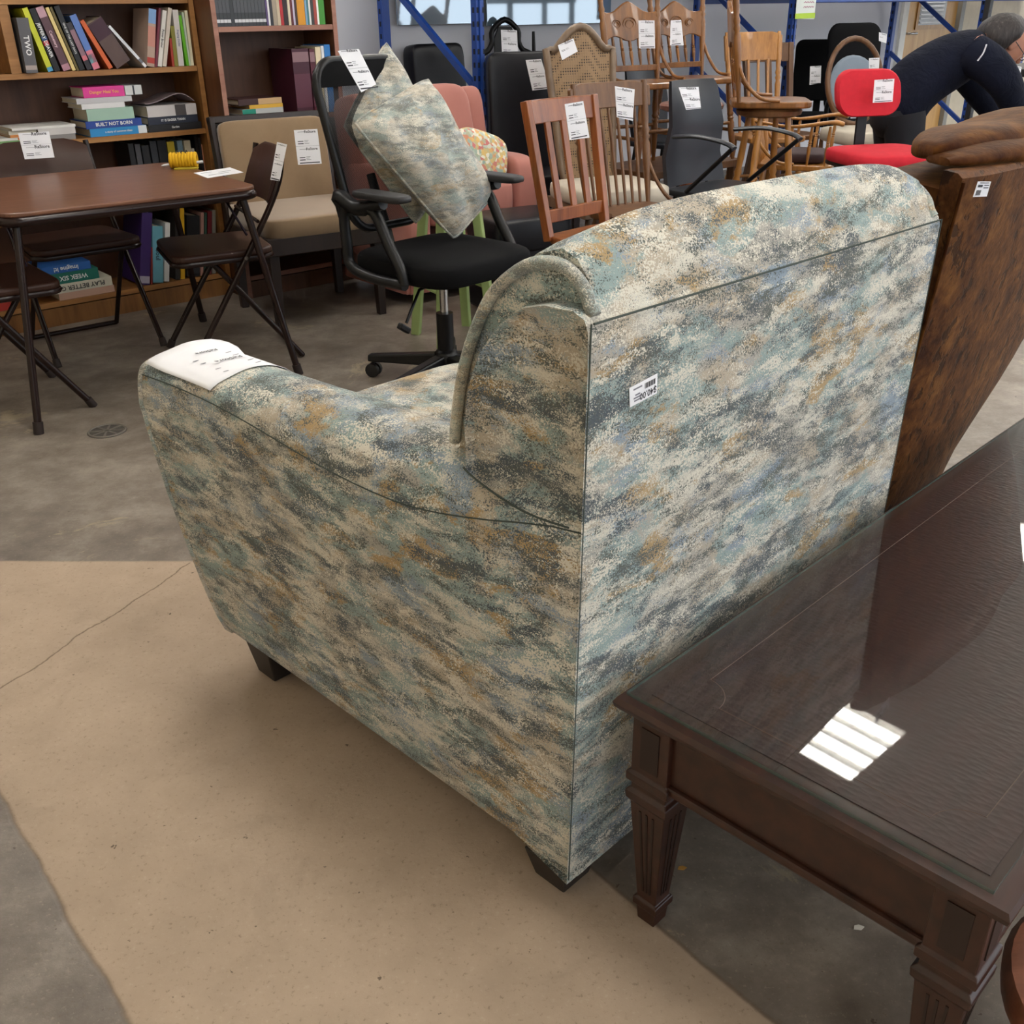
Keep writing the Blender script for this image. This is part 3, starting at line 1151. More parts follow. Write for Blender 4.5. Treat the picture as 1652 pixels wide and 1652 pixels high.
Z2 = 0.7752
pile(Z2, -0.015, [
    ('light blue paperback lying at the foot of the tallest pile', '#2d8ccb', 146, 238, 0.033, 0.2, dict(row=217, text='a story of common ideas', tsize=0.012, flip=True, band=((0.85, 1.0, '#dfe6ea'),))),
    ('dark blue hardback lettered BUILT NOT BORN in the tallest pile', '#29489a', 139, 230, 0.030, 0.2, dict(row=205, text='BUILT NOT BORN', tsize=0.020, flip=True)),
    ('thick pale green hardback lying in the tallest pile', '#a3c4b4', 142, 218, 0.048, 0.18, dict(row=194)),
    ('white paperback lying on the pale green hardback', '#e6e6e8', 134, 204, 0.021, 0.18, dict(row=185)),
    ('grey-white paperback lying under the pink book', '#c8c8cc', 126, 216, 0.022, 0.19, dict(row=178)),
    ('bright pink hardback on top of the tallest pile', '#df3f98', 137, 204, 0.042, 0.16, dict(row=166, text='Danger Heal You', tsize=0.018, tcol='#f6b36a', flip=True)),
])
u0, u1 = bk_uz(206, 166, -0.015)[0], bk_uz(233, 166, -0.015)[0]
book('white paperback with a black mark lying beside the pink book', '#d7dada', u0, -0.02, Z2 + 0.1595, 0.038, u1 - u0, 0.14, flat=True, band=((0.45, 0.55, '#3a3f44'),))
pile(Z2, -0.012, [
    ('black paperback at the foot of the pile by the bookcase side', '#1b1b20', 240, 326, 0.030, 0.2, dict(row=208, text='Garden', tsize=0.012, flip=True)),
    ('navy paperback with white and orange title in the pile', '#22283a', 239, 320, 0.031, 0.2, dict(row=197, text='IT IS EASIER THAN', tsize=0.014, flip=True)),
    ('thick grey-white hardback on top of the navy paperback', '#cbc6c6', 238, 318, 0.046, 0.2, dict(row=183, band=((0.56, 0.78, '#4a4444'),))),
])
cur = MB()
ua, ub = bk_uz(235, 172, -0.03)[0], bk_uz(315, 172, -0.03)[0]
g_ = []
for k in range(13):
    s_ = k / 12
    zz = Z2 + 0.1150 + 0.036 * max(0, math.sin(math.pi * (s_ ** 1.9)))
    g_.append([bkp(lerp(ua, ub, s_), -0.03, zz), bkp(lerp(ua, ub, s_), -0.20, zz - 0.004), bkp(lerp(ua, ub, s_), -0.20, zz + 0.0), bkp(lerp(ua, ub, s_), -0.03, zz + 0.004)])
cur.loft(g_)
o = cur.build('magazine', plain('#8b7c80', 0.4), None, smooth=40)
o.location, o.rotation_euler = BK_O, (0, 0, BK_A)
tag(o, 'curled dull magazine lying on the grey-white hardback', 'magazine')
pile(Z2, -0.02, [
    ('thin green paperback at the foot of the low pile', '#7fae74', -25, 60, 0.012, 0.2, dict(row=206)),
    ('thin white paperback in the low pile', '#dcdcd8', -10, 58, 0.010, 0.19, dict(row=203, band=((0.5, 0.8, '#d0702f'),))),
    ('thin orange paperback in the low pile', '#d88a48', 12, 56, 0.010, 0.18, dict(row=200)),
    ('cream paperback in the low pile', '#d8d2c2', 10, 56, 0.014, 0.19, dict(row=197)),
])
pile(Z2, -0.01, [
    ('two-tone grey hardback lying between the two piles', '#8f8b8a', 62, 119, 0.022, 0.2, dict(row=204)),
    ('white hardback lying between the two piles', '#d5d0ce', 58, 119, 0.026, 0.2, dict(row=196)),
    ('wide white sheaf laid on top of the low pile', '#e6e4e0', 14, 119, 0.010, 0.2, dict(row=187)),
])

Z3 = 0.4752
tops = [('#1c1c20', 'black', 212, 221, 232), ('#4b4b50', 'dark grey', 223, 232, 233), ('#202024', 'black with orange corner', 234, 246, 235), ('#2a2d34', 'slate', 247, 258, 228), ('#17171b', 'black lettered', 259, 274, 227),
        ('#d8bf3a', 'yellow lettered', 275, 287, 229), ('#7d98a8', 'light blue', 291, 300, 227), ('#d4cab0', 'cream lettered', 302, 313, 227), ('#e2ddd0', 'short white', 313, 318, 240), ('#121214', 'narrow black', 319, 324, 219), ('#26262a', 'tall charcoal', 325, 329, 222), ('#c98a6a', 'peach', 330, 336, 233)]
u_prev = -9
for hx, nm, x0, x1, ty in tops:
    x0, x1 = x0 - 6, x1 - 6
    u0, zt = bk_uz(x0, ty, -0.06)
    u1, _ = bk_uz(x1, ty, -0.06)
    w_ = (u1 - u0) * 0.94
    u0 = max(u0, u_prev + 0.0006)
    w_ = min(w_, 0.5405 - u0)
    u_prev = u0 + w_
    book(nm + ' book standing on the middle shelf behind the brown table', hx, u0, -0.06, Z3, w_, min(zt, 0.748) - Z3, 0.17)
Z4 = 0.1072
ROW.clear()
stand('tall purple binder standing on the bottom shelf', '#3c2566', 222, 240, 452, (228, 346), Z4, v=-0.015, dp=0.22, roof=0.452, band=((0.02, 0.12, '#b9b3c4'),))
for lab, hx, b0, b1, by, tp, kw in [
    ('slim red book squeezed beside the purple binder', '#8e2c26', 240.5, 243.5, 455, (241, 400), {}),
    ('sky-blue book with dark script on the bottom shelf', '#6fb1c6', 244, 263, 456, (243, 368), dict(text='Soul', tsize=0.03, tcol='#2b4a5a')),
    ('white book standing next to the sky-blue book', '#dcdcdc', 264.5, 273, 455, (266, 361), {}),
    ('black book with grey streaks next to the yellow-spined one', '#2a2622', 283, 291, 453, (282, 336), {}),
    ('black book with a yellow spine panel on the bottom shelf', '#d8a81f', 292, 299, 453, (290, 337), dict(text='HOUSTON', tsize=0.014, tcol='#222222')),
    ('wide black book with white lettering on the bottom shelf', '#17171a', 301, 323, 452, (300, 351), dict(band=((0.05, 0.45, '#2c2c30'),))),
    ('pinkish book on the bottom shelf', '#b0857a', 324, 329, 450, (324, 344), {}),
    ('dark green book on the bottom shelf', '#2d4a3e', 330, 334, 450, (330, 344), {}),
    ('dark red book on the bottom shelf', '#6e1f26', 335, 342, 449, (335, 342), {}),
    ('grey book at the end of the bottom shelf', '#8d8a80', 343, 349, 447, (342, 340), {}),
]:
    stand(lab, hx, b0, b1, by, tp, Z4, v=-0.015, roof=0.452, **kw)
pile(Z4, 0.0 - 0.012, [
    ('pale pink hardback at the foot of the floor-level pile', '#c3a08e', 96, 188, 0.030, 0.2, dict(row=482)),
    ('white hardback lettered PLAY BETTER GOLF upside down', '#d9d4c2', 68, 184, 0.040, 0.2, dict(row=470, text='PLAY BETTER GOLF', tsize=0.028, tcol='#3a3a36')),
    ('teal hardback lettered WEEK SIX upside down', '#1f6e60', 78, 162, 0.048, 0.19, dict(row=455, text='WEEK SIX', tsize=0.028)),
    ('blue hardback lettered Imagine It upside down on the pile', '#2a62ae', 66, 149, 0.034, 0.18, dict(row=441, text='Imagine It!', tsize=0.026)),
])
u0, u1 = bk_uz(-20, 495, 0)[0], bk_uz(20, 495, 0)[0]
book('red and white paperback lying alone on the bottom shelf', '#b83a33', u0, -0.01, Z4, 0.035, u1 - u0, 0.18, flat=True)

# walnut unit: fourteen matching black volumes, then mixed spines
RV = 0.157
ZA = 1.1972
ua, ub = bk_uz(343, 41, RV)[0], bk_uz(433, 41, RV)[0]
for k in range(14):
    th = (ub - 0.597) / 14
    book('black reference volume with a white shelf mark in a matching set', '#303338', 0.597 + (ub - 0.597) / 14 * k, RV - 0.012, ZA, th * 0.95, 0.215, 0.17, group='set of black reference volumes', band=((0.07, 0.13, '#cfd0d4'), (0.25, 0.8, '#4a4d52')) if k != 4 else None)
x = 433.5
for nm, hx, w in (('purple', '#5d4a78', 3), ('thin white', '#e0e0e0', 3), ('charcoal', '#2b2b33', 5), ('grey-beige', '#a39684', 7), ('beige', '#c7b79d', 5), ('bright red', '#b3262b', 5), ('black and maroon', '#2a1a1c', 8), ('ivory', '#dccfb4', 4), ('wine red', '#5c1c28', 4), ('lilac', '#c9bfd6', 3), ('dark brown', '#39241c', 4),
                  ('orange-yellow', '#d8951f', 13), ('pale blue', '#7fa7c9', 3), ('teal', '#3b7a82', 3), ('soft white', '#e6e6e2', 3), ('black and white', '#3c3c3c', 5), ('brick red', '#a4473b', 5), ('narrow white', '#efefef', 3), ('leaf green', '#3f8f2f', 10)):
    u0 = bk_uz(x, 41, RV)[0]
    x += w * 0.985
    u1 = bk_uz(x, 41, RV)[0]
    book(nm + ' book in the mixed row beside the black volumes', hx, u0, RV - 0.012, ZA, (u1 - u0) * 0.95, 0.19 + 0.03 * random.random(), 0.16)
ZB = 0.8152
for nm, hx, x0, x1, ty, dp in (('big maroon reference book with pale title block', '#3f1226', 470, 498, 79, 0.22), ('narrow maroon reference book beside the big one', '#4f1426', 498.5, 507, 79, 0.2), ('cream spiral-bound book beside the maroon ones', '#dccfae', 508, 517, 76, 0.19), ('white folder beside the spiral-bound book', '#e2e6ea', 517.5, 522, 74, 0.19), ('bright blue book against the walnut side', '#2e7cc6', 522.5, 532, 72, 0.2)):
    u0, zt = bk_uz(x0, ty, RV - 0.02)
    u1, _ = bk_uz(x1, ty, RV - 0.02)
    book(nm, hx, u0, RV - 0.02, ZB, (u1 - u0) * 0.95, zt - ZB, dp, band=((0.8, 0.95, '#8a6a70'), (0.1, 0.62, '#57283a')) if 'big' in nm else None)
pile(ZB, -0.02, [
    ('dark glossy magazine lying under the teal book', '#3a2f2e', 362, 458, 0.012, 0.21, dict(row=190, sv=RV)),
    ('teal and grey hardback lying in the low walnut pile', '#b9bcbd', 392, 458, 0.026, 0.2, dict(row=186, sv=RV, band=((0.0, 0.32, '#23907a'),))),
    ('yellow paperback lying on the teal and grey hardback', '#dfae3a', 403, 457, 0.016, 0.19, dict(row=177, sv=RV)),
    ('black and red paperback with tan pages on top of the yellow one', '#3b1d1c', 385, 455, 0.026, 0.17, dict(row=168, sv=RV, band=((0.45, 1.0, '#c9a577'),))),
])
# ------------------------------------------------------------------ card table and folding chairs
BROWN_METAL = plain('#221310', 0.25, spec=0.35)
VINYL = plain('#3a231a', 0.42, spec=0.35)
VINYL2 = plain('#4a3026', 0.42)
CHROME = plain('#c9c9c9', 0.2, metal=1.0)
CARD_TOP = wood('card_tabletop', '#5c3b2b', '#7c543f', 0.32, (3, 26, 26))


def rrect(w, d, r, n=6, cx=0.0, cy=0.0):
    pts = []
    for sx, sy, a0 in ((1, 1, 0), (-1, 1, 90), (-1, -1, 180), (1, -1, 270)):
        for k in range(n + 1):
            a = R(a0 + 90 * k / n)
            pts.append((cx + sx * (w / 2 - r) + r * math.cos(a), cy + sy * (d / 2 - r) + r * math.sin(a)))
    return pts


def slab(poly, z0, z1):
    b = MB()
    b.prism(poly, z1 - z0, lambda u, v, w: V((u, v, z0 + w)))
    return b


CT_A = R(37)
CT_C = V((-1.485, 3.79, 0))
card = thing('card_table', 'square folding card table with a brown woodgrain top and rounded corners', 'table', CT_C, CT_A)
S = 0.43
slab(rrect(2 * S, 2 * S, 0.06), 0.686, 0.70).build('table_top', CARD_TOP, card, bevel=0.004)
b = MB()
b.tube([V((x, y, 0.672)) for x, y in rrect(2 * S - 0.012, 2 * S - 0.012, 0.055)], 0.0165, 8, closed=True)
b.build('rim', BROWN_METAL, card, smooth=60)
for sx in (-1, 1):
    for sy in (-1, 1):
        b = MB()
        p0 = V((sx * (S - 0.05), sy * (S - 0.05), 0.668))
        p1 = V((sx * (S + 0.045), sy * (S + 0.045) * (1.0), 0.028))
        b.tube([p0, p1], [0.0135, 0.0125], 10)
        lg = b.build('leg', BROWN_METAL, card, smooth=60)
        f = MB()
        d = (p1 - p0).normalized()
        f.cyl(p1 - d * 0.012, V((p1.x + d.x * 0.03, p1.y + d.y * 0.03, 0.0)), 0.0165, 0.0165, 10)
        f.build('foot_cap', plain('#241815', 0.7), lg, smooth=60)
        f = MB()
        f.tube([p0 + V((0, 0, -0.14)) + d * 0.0, V((sx * (S - 0.05), sy * (S - 0.26), 0.668))], 0.005, 6)
        f.build('brace', plain('#3a3040', 0.3, metal=0.8), lg)


def folding_chair(label, loc, rz):
    """front is -y; the front tubes run from the backrest to the front feet, the rear pair ends in a floor bar"""
    root = thing('folding_chair', label, 'chair', loc, rz, 'brown folding chairs around the card table')
    hw = 0.205
    # seat pad, narrower at the back
    pts = []
    base = rrect(0.42, 0.385, 0.06)
    for x, y in base:
        k = (y + 0.19) / 0.38
        pts.append((x * (1.03 - 0.14 * k), y - 0.02))
    slab(pts, 0.425, 0.452).build('seat', VINYL, root, bevel=0.010, seg=3)
    b = MB()
    b.tube([V((x * 0.98, y * 0.98, 0.418)) for x, y in pts], 0.010, 6, closed=True)
    b.build('seat_frame', BROWN_METAL, root, smooth=60)
    # backrest: gently curved padded panel
    g = []
    for i in range(11):
        s = -1 + 2 * i / 10
        x = s * 0.195
        y = 0.205 + 0.03 * (1 - s * s)
        rnd = 1 - max(0, abs(s) - 0.65) / 0.35 * 0.25
        g.append([V((x, y + (z - 0.7) * 0.32 + o, 0.695 + (z - 0.695) * (rnd))) for o, z in ((-0.012, 0.60), (-0.014, 0.695), (-0.012, 0.79), (-0.002, 0.797), (0.012, 0.79), (0.014, 0.695), (0.012, 0.60), (0.0, 0.594))])
    m_ = MB()
    m_.loft(g)
    m_.build('backrest', VINYL, root, smooth=50)
    for s in (-1, 1):
        b = MB()
        b.tube(spline([(s * 0.198, 0.235, 0.785), (s * 0.203, 0.20, 0.66), (s * hw, 0.06, 0.43), (s * (hw + 0.012), -0.215, 0.015)], 5), 0.0115, 8)
        lg = b.build('front_leg', BROWN_METAL, root, smooth=60)
        f = MB()
        f.cyl((s * (hw + 0.012), -0.222, 0.0), (s * (hw + 0.012), -0.207, 0.03), 0.0155, 0.0145, 10)
        f.build('foot_cap', plain('#241815', 0.7), lg, smooth=60)
        b = MB()
        b.tube([(s * 0.172, -0.07, 0.415), (s * 0.176, 0.02, 0.30), (s * 0.182, 0.235, 0.012)], 0.0105, 8)
        b.build('rear_leg', BROWN_METAL, root, smooth=60)
        b = MB()
        b.cyl((s * (hw + 0.012), 0.055, 0.425), (s * (hw - 0.03), 0.055, 0.425), 0.008, n=8)
        b.build('rivet', CHROME, root, smooth=60)
    b = MB()
    b.tube([(-0.182, 0.235, 0.0125), (0.182, 0.235, 0.0125)], 0.0105, 8)
    b.build('floor_bar', BROWN_METAL, root, smooth=60)
    b = MB()
    b.tube([(-0.19, 0.12, 0.55), (0.19, 0.12, 0.55)], 0.007, 6)
    b.build('cross_bar', BROWN_METAL, root, smooth=60)
    return root


folding_chair('brown folding chair at the card table with its backrest to the suede chair', (-1.13, 3.97, 0), R(-64))
folding_chair('brown folding chair between the card table and the long oak bookcase', (-1.765, 4.13, 0), R(39))
folding_chair('brown folding chair pushed under the open side of the card table', (-1.80, 3.40, 0), R(130))

# crocheted yellow marker holder with a pen through it, and a loose slip
cp = on_z(298, 271, 0.70)
root = thing('crochet_pen_holder', 'small yellow crocheted holder with a white pen through it on the card table', 'crochet', (cp.x, cp.y, 0.7), R(8))
YARN = plain('#d9a916', 0.9)
b = MB()
for i in range(9):
    x = -0.046 + i * 0.0115
    b.tube([V((x, 0.030 * math.cos(a), 0.030 + 0.024 * math.sin(a))) for a in [2 * math.pi * k / 14 for k in range(14)]], 0.0075, 6, closed=True)
b.build('knitted_body', YARN, root, smooth=80)
b = MB()
b.pillow((0, 0, 0.03), (0.10, 0.06, 0.045), 0.6, 14)
b.build('stuffing', YARN, root, smooth=80)
b = MB()
b.tube([(-0.085, -0.012, 0.012), (-0.070, -0.012, 0.014), (0.075, -0.005, 0.022)], [0.003, 0.0055, 0.0055], 8)
b.build('pen', plain('#d8dae0', 0.3), root, smooth=60)
b = MB()
b.box((0.012, -0.035, 0.003), (0.09, 0.035, 0.005))
b.build('hem', plain('#b5a02a', 0.9), root)
b = MB()
for k in range(3):
    b.tube([V((-0.02 + 0.018 * k, 0.018 * math.cos(a) - 0.005, 0.058 + 0.008 * math.sin(a))) for a in [math.pi * j / 6 for j in range(7)]], 0.002, 5)
b.build('stitches', plain('#23201a', 0.8), root)
# ------------------------------------------------------------------ suede chair, pink armchair, office chair, stool
DARKWOOD = wood('espresso_wood', '#1a100d', '#2e1e18', 0.35, (14, 14, 2))
t = NT('tan_suede')
SUEDE = t.done(t.mix(t.noise(t.coord(), 5, 6, 0.65, 0.5), srgb('#7d6549'), srgb('#a0876a')), 0.9, Sheen_Weight=0.5)
t = NT('pink_cotton')
PINK = t.done(t.mix(t.noise(t.coord(), 4, 5, 0.6), srgb('#a8685e'), srgb('#bd7f72')), 0.85, Sheen_Weight=0.2)
BLACK_PL = plain('#0d0d0f', 0.38, spec=0.35)
BLACK_FAB = plain('#0f0f11', 0.9, spec=0.15)
BLACK_LEA = NT('black_leather')
t = BLACK_LEA
t.bump(t.noise(t.coord(), 60, 4), 0.15, 0.003)
BLACK_LEA = t.done(t.mix(t.noise(t.coord(), 6, 4), srgb('#0f0f13'), srgb('#1b1b21')), 0.33, Specular_IOR_Level=0.3)

# tan suede chair with an espresso frame
suede = thing('suede_chair', 'armless tan suede chair with a dark espresso wood frame', 'chair', (-0.945, 4.66, 0), R(32))
suede.scale = (0.9, 1.0, 1.0)
tilt = Matrix.Rotation(R(-9), 3, 'X')
b = MB()
for s in (-1, 1):
    b.box((s * 0.292, 0.240, 0.605), (0.026, 0.05, 0.47), tilt)
b.box((0, 0.276, 0.825), (0.61, 0.05, 0.03), tilt)
b.box((0, 0.249, 0.62), (0.56, 0.02, 0.40), tilt)
b.build('back_frame', DARKWOOD, suede, bevel=0.004)
b = MB()
b.pillow((0, 0.218, 0.63), (0.555, 0.06, 0.385), 0.18, 28, tilt)
b.build('back_cushion', SUEDE, suede, smooth=60)
b = MB()
b.pillow((0, -0.05, 0.435), (0.60, 0.55, 0.09), 0.2, 28)
b.build('seat_cushion', SUEDE, suede, smooth=60)
b = MB()
b.box((0, -0.04, 0.365), (0.61, 0.56, 0.075))
b.build('seat_rail', DARKWOOD, suede, bevel=0.004)
for x in (-0.27, 0.27):
    for y in (-0.28, 0.20):
        b = MB()
        b.box((x, y, 0.165), (0.05, 0.05, 0.33), taper=(0.75, 0.75))
        b.build('leg', DARKWOOD, suede, bevel=0.003)

# pink skirted armchair
pink = thing('pink_armchair', 'dusty pink upholstered armchair with a skirt and loose back cushion', 'armchair', (-0.36, 5.18, 0), R(40))
pink.scale = (0.95, 0.94, 1.0)
b = MB()
b.pillow((0, 0.20, 0.48), (0.74, 0.20, 0.82), 0.25, 28, Matrix.Rotation(R(-8), 3, 'X'))
b.build('back', PINK, pink, smooth=60)
for s in (-1, 1):
    b = MB()
    b.pillow((s * 0.35, -0.06, 0.33), (0.16, 0.58, 0.56), 0.3, 28)
    b.build('arm', PINK, pink, smooth=60)
    b = MB()
    b.pillow((s * 0.34, 0.17, 0.70), (0.14, 0.24, 0.40), 0.4, 24, Matrix.Rotation(R(-10), 3, 'X'))
    b.build('wing', PINK, pink, smooth=60)
b = MB()
b.pillow((0, -0.08, 0.42), (0.56, 0.54, 0.17), 0.25, 28)
b.build('seat_cushion', PINK, pink, smooth=60)
b = MB()
b.pillow((0, 0.05, 0.70), (0.55, 0.15, 0.46), 0.35, 28, Matrix.Rotation(R(-14), 3, 'X'))
bc_ = b.build('back_cushion', PINK, pink, smooth=60)
b = MB()
rings = []
for z, k in ((0.05, 1.03), (0.12, 1.015), (0.28, 1.0)):
    g = []
    for i in range(80):
        pts = rrect(0.93, 0.74, 0.04, 4)
    n_ = 96
    per = rrect(0.84 * k, 0.62 * k, 0.05, 23)
    g = [V((x + (0.006 * math.sin(i * 0.9) if z < 0.2 else 0), y - 0.03 + (0.006 * math.cos(i * 0.9) if z < 0.2 else 0), z)) for i, (x, y) in enumerate(per)]
    rings.append(g)
b.loft(rings)
b.build('skirt', PINK, pink, smooth=60)

# black mesh-back office chair, faces away from the far wall
SW_C, SW_R = V((-0.235, 3.57, 0)), R(47)
swivel = thing('office_chair', 'black swivel office chair with a mesh back, looped arms and two cushions on it', 'office chair', SW_C, SW_R)


def star_base(root, r=0.31, hub=0.085, phase=0.0):
    b = MB()
    b.lathe([(0.045, 0.055), (0.05, 0.075), (0.045, 0.12), (0.03, 0.135)], n=14)
    b.build('hub', BLACK_PL, root, smooth=50)
    for k in range(5):
        a = phase + 2 * math.pi * k / 5
        d = V((math.cos(a), math.sin(a), 0))
        b = MB()
        b.hexa([d * 0.03 + V((-d.y * 0.028, d.x * 0.028, 0.07)), d * 0.03 + V((d.y * 0.028, -d.x * 0.028, 0.07)), d * r + V((d.y * 0.02, -d.x * 0.02, 0.062)), d * r + V((-d.y * 0.02, d.x * 0.02, 0.062)),
                d * 0.03 + V((-d.y * 0.022, d.x * 0.022, 0.118)), d * 0.03 + V((d.y * 0.022, -d.x * 0.022, 0.118)), d * r + V((d.y * 0.017, -d.x * 0.017, 0.088)), d * r + V((-d.y * 0.017, d.x * 0.017, 0.088))])
        sp = b.build('base_arm', BLACK_PL, root, bevel=0.006)
        w = MB()
        c = d * (r - 0.015)
        t_ = V((-d.y, d.x, 0))
        for s in (-1, 1):
            w.lathe([(0.012, -0.009), (0.026, -0.008), (0.028, 0.0), (0.026, 0.008), (0.012, 0.009)], c + t_ * (s * 0.014) + V((0, 0, 0.0285)), 14, c + t_ * (s * 0.014 + 1) + V((0, 0, 0.0285)))
        w.cyl(c + V((0, 0, 0.03)), c + V((0, 0, 0.066)), 0.007, n=8)
        w.build('caster', plain('#1b1b1d', 0.45), sp, smooth=50)


star_base(swivel, 0.315, phase=R(115))
b = MB()
b.cyl((0, 0, 0.12), (0, 0, 0.27), 0.031, n=16)
b.build('column_cover', BLACK_PL, swivel, smooth=50)
b = MB()
b.cyl((0, 0, 0.26), (0, 0, 0.405), 0.0155, n=14)
b.build('gas_lift', CHROME, swivel, smooth=50)
b = MB()
b.box((0, 0, 0.405), (0.17, 0.22, 0.035))
b.build('tilt_plate', BLACK_PL, swivel, bevel=0.006)
b = MB()
b.tube([(-0.06, -0.05, 0.405), (-0.17, -0.06, 0.395), (-0.225, -0.07, 0.33), (-0.25, -0.075, 0.30)], 0.0055, 6)
lv = b.build('lever', BLACK_PL, swivel, smooth=60)
b = MB()
b.box((-0.265, -0.078, 0.285), (0.05, 0.022, 0.022), Matrix.Rotation(R(35), 3, 'Y'))
b.build('paddle', BLACK_PL, lv, bevel=0.005)
b = MB()
b.pillow((0, -0.01, 0.462), (0.50, 0.50, 0.095), 0.42, 32)
b.build('seat', BLACK_FAB, swivel, smooth=80)
# back: rounded frame and see-through mesh
lean = R(-14)


def back_pt_sw(x, h):
    """h above the seat, on the reclined back plane"""
    p = V((x, 0.245 + 0.03 * (1 - (x / 0.24) ** 2) * 0.6, 0.50 + h))
    return V((p.x, p.y + math.tan(-lean) * h * 0.9, p.z))


out = []
for x, h in rrect(0.42, 0.55, 0.10, 8, 0, 0.325):
    k = (h - 0.04) / 0.57
    out.append(back_pt_sw(x * (0.80 + 0.20 * k), h))
b = MB()
b.tube(out, 0.017, 8, closed=True, flat=0.9)
bf = b.build('back_frame', BLACK_PL, swivel, smooth=60)
b = MB()
g = []
for i in range(13):
    k = i / 12
    h = 0.05 + 0.55 * k
    w = 0.205 * (0.80 + 0.20 * k)
    if k > 0.85 or k < 0.15:
        w -= 0.04 * (abs(k - 0.5) - 0.35) / 0.15
    g.append([back_pt_sw(w * s, h) + V((0, 0.004, 0)) for s in [-1 + 2 * j / 10 for j in range(11)]])
b.loft(g, cap=False, closed=False)
t = NT('chair_mesh')
tr = t.new('ShaderNodeBsdfTransparent')
mx = t.new('ShaderNodeMixShader')
chk = t.new('ShaderNodeTexChecker')
t.link(t.coord((260, 260, 260)), chk.inputs['Vector'])
chk.inputs['Scale'].default_value = 1.0
t.put(mx.inputs[0], t.math('ADD', 0.62, t.math('MULTIPLY', chk.outputs['Fac'], 0.2)))
t.link(tr.outputs[0], mx.inputs[1])
t.link(t.b.outputs[0], mx.inputs[2])
t.link(mx.outputs[0], t.out.inputs[0])
MESHBACK = t.done(srgb('#15151a'), 0.6)
b.build('mesh_panel', MESHBACK, swivel, smooth=80)
b = MB()
b.loft([[back_pt_sw(s * w, h) + V((0, o, 0)) for s, o in ((-1, -0.012), (1, -0.012), (1, 0.012), (-1, 0.012))] for h, w in ((0.52, 0.20), (0.57, 0.195), (0.595, 0.16), (0.605, 0.12))])
b.build('head_band', BLACK_FAB, swivel, smooth=40)
b = MB()
b.tube([(0, 0.10, 0.40), (0, 0.26, 0.42), (0, 0.30, 0.55), (0, 0.36, 0.72)], [0.02, 0.022, 0.02, 0.016], 8)
b.build('back_support', BLACK_PL, swivel, smooth=60)
for s in (-1, 1):
    b = MB()
    x = s * 0.268
    b.tube(spline([(x, -0.10, 0.435), (x, 0.06, 0.435), (x, 0.175, 0.46), (x, 0.19, 0.53), (x, 0.185, 0.655), (x, 0.10, 0.665), (x, 0.03, 0.655), (x, -0.03, 0.56), (x, -0.085, 0.48), (x, -0.10, 0.435)], 4), 0.019, 8, flat=1.0)
    lp = b.build('arm_loop', BLACK_PL, swivel, smooth=60)
    b = MB()
    b.tube(spline([(x, 0.20, 0.625), (x, 0.21, 0.69), (x, 0.12, 0.66), (x * 1.01, -0.02, 0.69)], 4), [0.016] * 3 + [0.026] * 7 + [0.020] * 3, 8)
    b.build('arm_bracket', BLACK_PL, lp, smooth=60)
    b = MB()
    b.pillow((x, -0.01, 0.712), (0.075, 0.25, 0.028), 0.45, 20)
    b.build('arm_pad', plain('#1d1d20', 0.55), swivel, smooth=60)


def cushion(label, corners, thick, group='scatter cushions matching the armchair'):
    """soft square cushion from four corner points"""
    a, c_, d_, e_ = corners
    nrm = (c_ - a).cross(e_ - a).normalized()
    if nrm.y > 0:
        nrm = -nrm
    root = thing('cushion', label, 'cushion', (a + c_ + d_ + e_) / 4, 0, group)
    cen_ = root.location.copy()
    N_ = 18
    front, backg = [], []
    for i in range(N_ + 1):
        rf, rb = [], []
        for j in range(N_ + 1):
            u, v = i / N_, j / N_
            p = a * (1 - u) * (1 - v) + c_ * u * (1 - v) + d_ * u * v + e_ * (1 - u) * v
            eu, ev = abs(2 * u - 1), abs(2 * v - 1)
            pinch = 1 - 0.025 * (1 - ev ** 2) * eu ** 4 - 0.025 * (1 - eu ** 2) * ev ** 4 - 0.045 * (eu * ev) ** 5
            p = cen_ + (p - cen_) * pinch
            w = ((1 - eu ** 3) * (1 - ev ** 3)) ** 0.55
            wr = 0.012 * math.sin(9 * u + 5 * v) * w + 0.009 * math.sin(17 * v - 6 * u) * w + 0.012 * math.sin(24 * u + 3 * v) * w * max(0, u - 0.55)
            rf.append(p - cen_ + nrm * (w * thick / 2 + wr))
            rb.append(p - cen_ - nrm * (w * thick / 2))
        front.append(rf)
        backg.append(rb)
    b = MB()
    b.loft(front, cap=False, closed=False)
    b.loft([list(reversed(g)) for g in backg], cap=False, closed=False)
    b.build('cover', FABRIC_PALE, root, smooth=80)
    rim = [front[i][0] for i in range(N_)] + [front[N_][j] for j in range(N_)] + [front[N_ - i][N_] for i in range(N_)] + [front[0][N_ - j] for j in range(N_)]
    b = MB()
    b.tube(rim, 0.005, 6, closed=True)
    b.build('piping', FABRIC_PALE, root, smooth=80)
    return root


f_ = V((math.sin(SW_R), -math.cos(SW_R), 0))
nrm_c = (f_ * 0.9 + V((0, -0.25, 0)) + V((0, 0, 0.42))).normalized()
base1 = on_z(733, 388, 0.515)
cs1 = [on_plane(px, py, base1, nrm_c) for px, py in ((690, 123), (797, 318), (733, 389), (567, 196))]
cushion('brushstroke-fabric cushion standing on a corner, in front of the other on the office chair', cs1, 0.19)
base2 = base1 - nrm_c * 0.175
cs2 = [on_plane(px, py, base2, nrm_c) for px, py in ((622, 63), (735, 258), (672, 365), (552, 203))]
cushion('brushstroke-fabric cushion tucked behind the other on the office chair', cs2, 0.15)

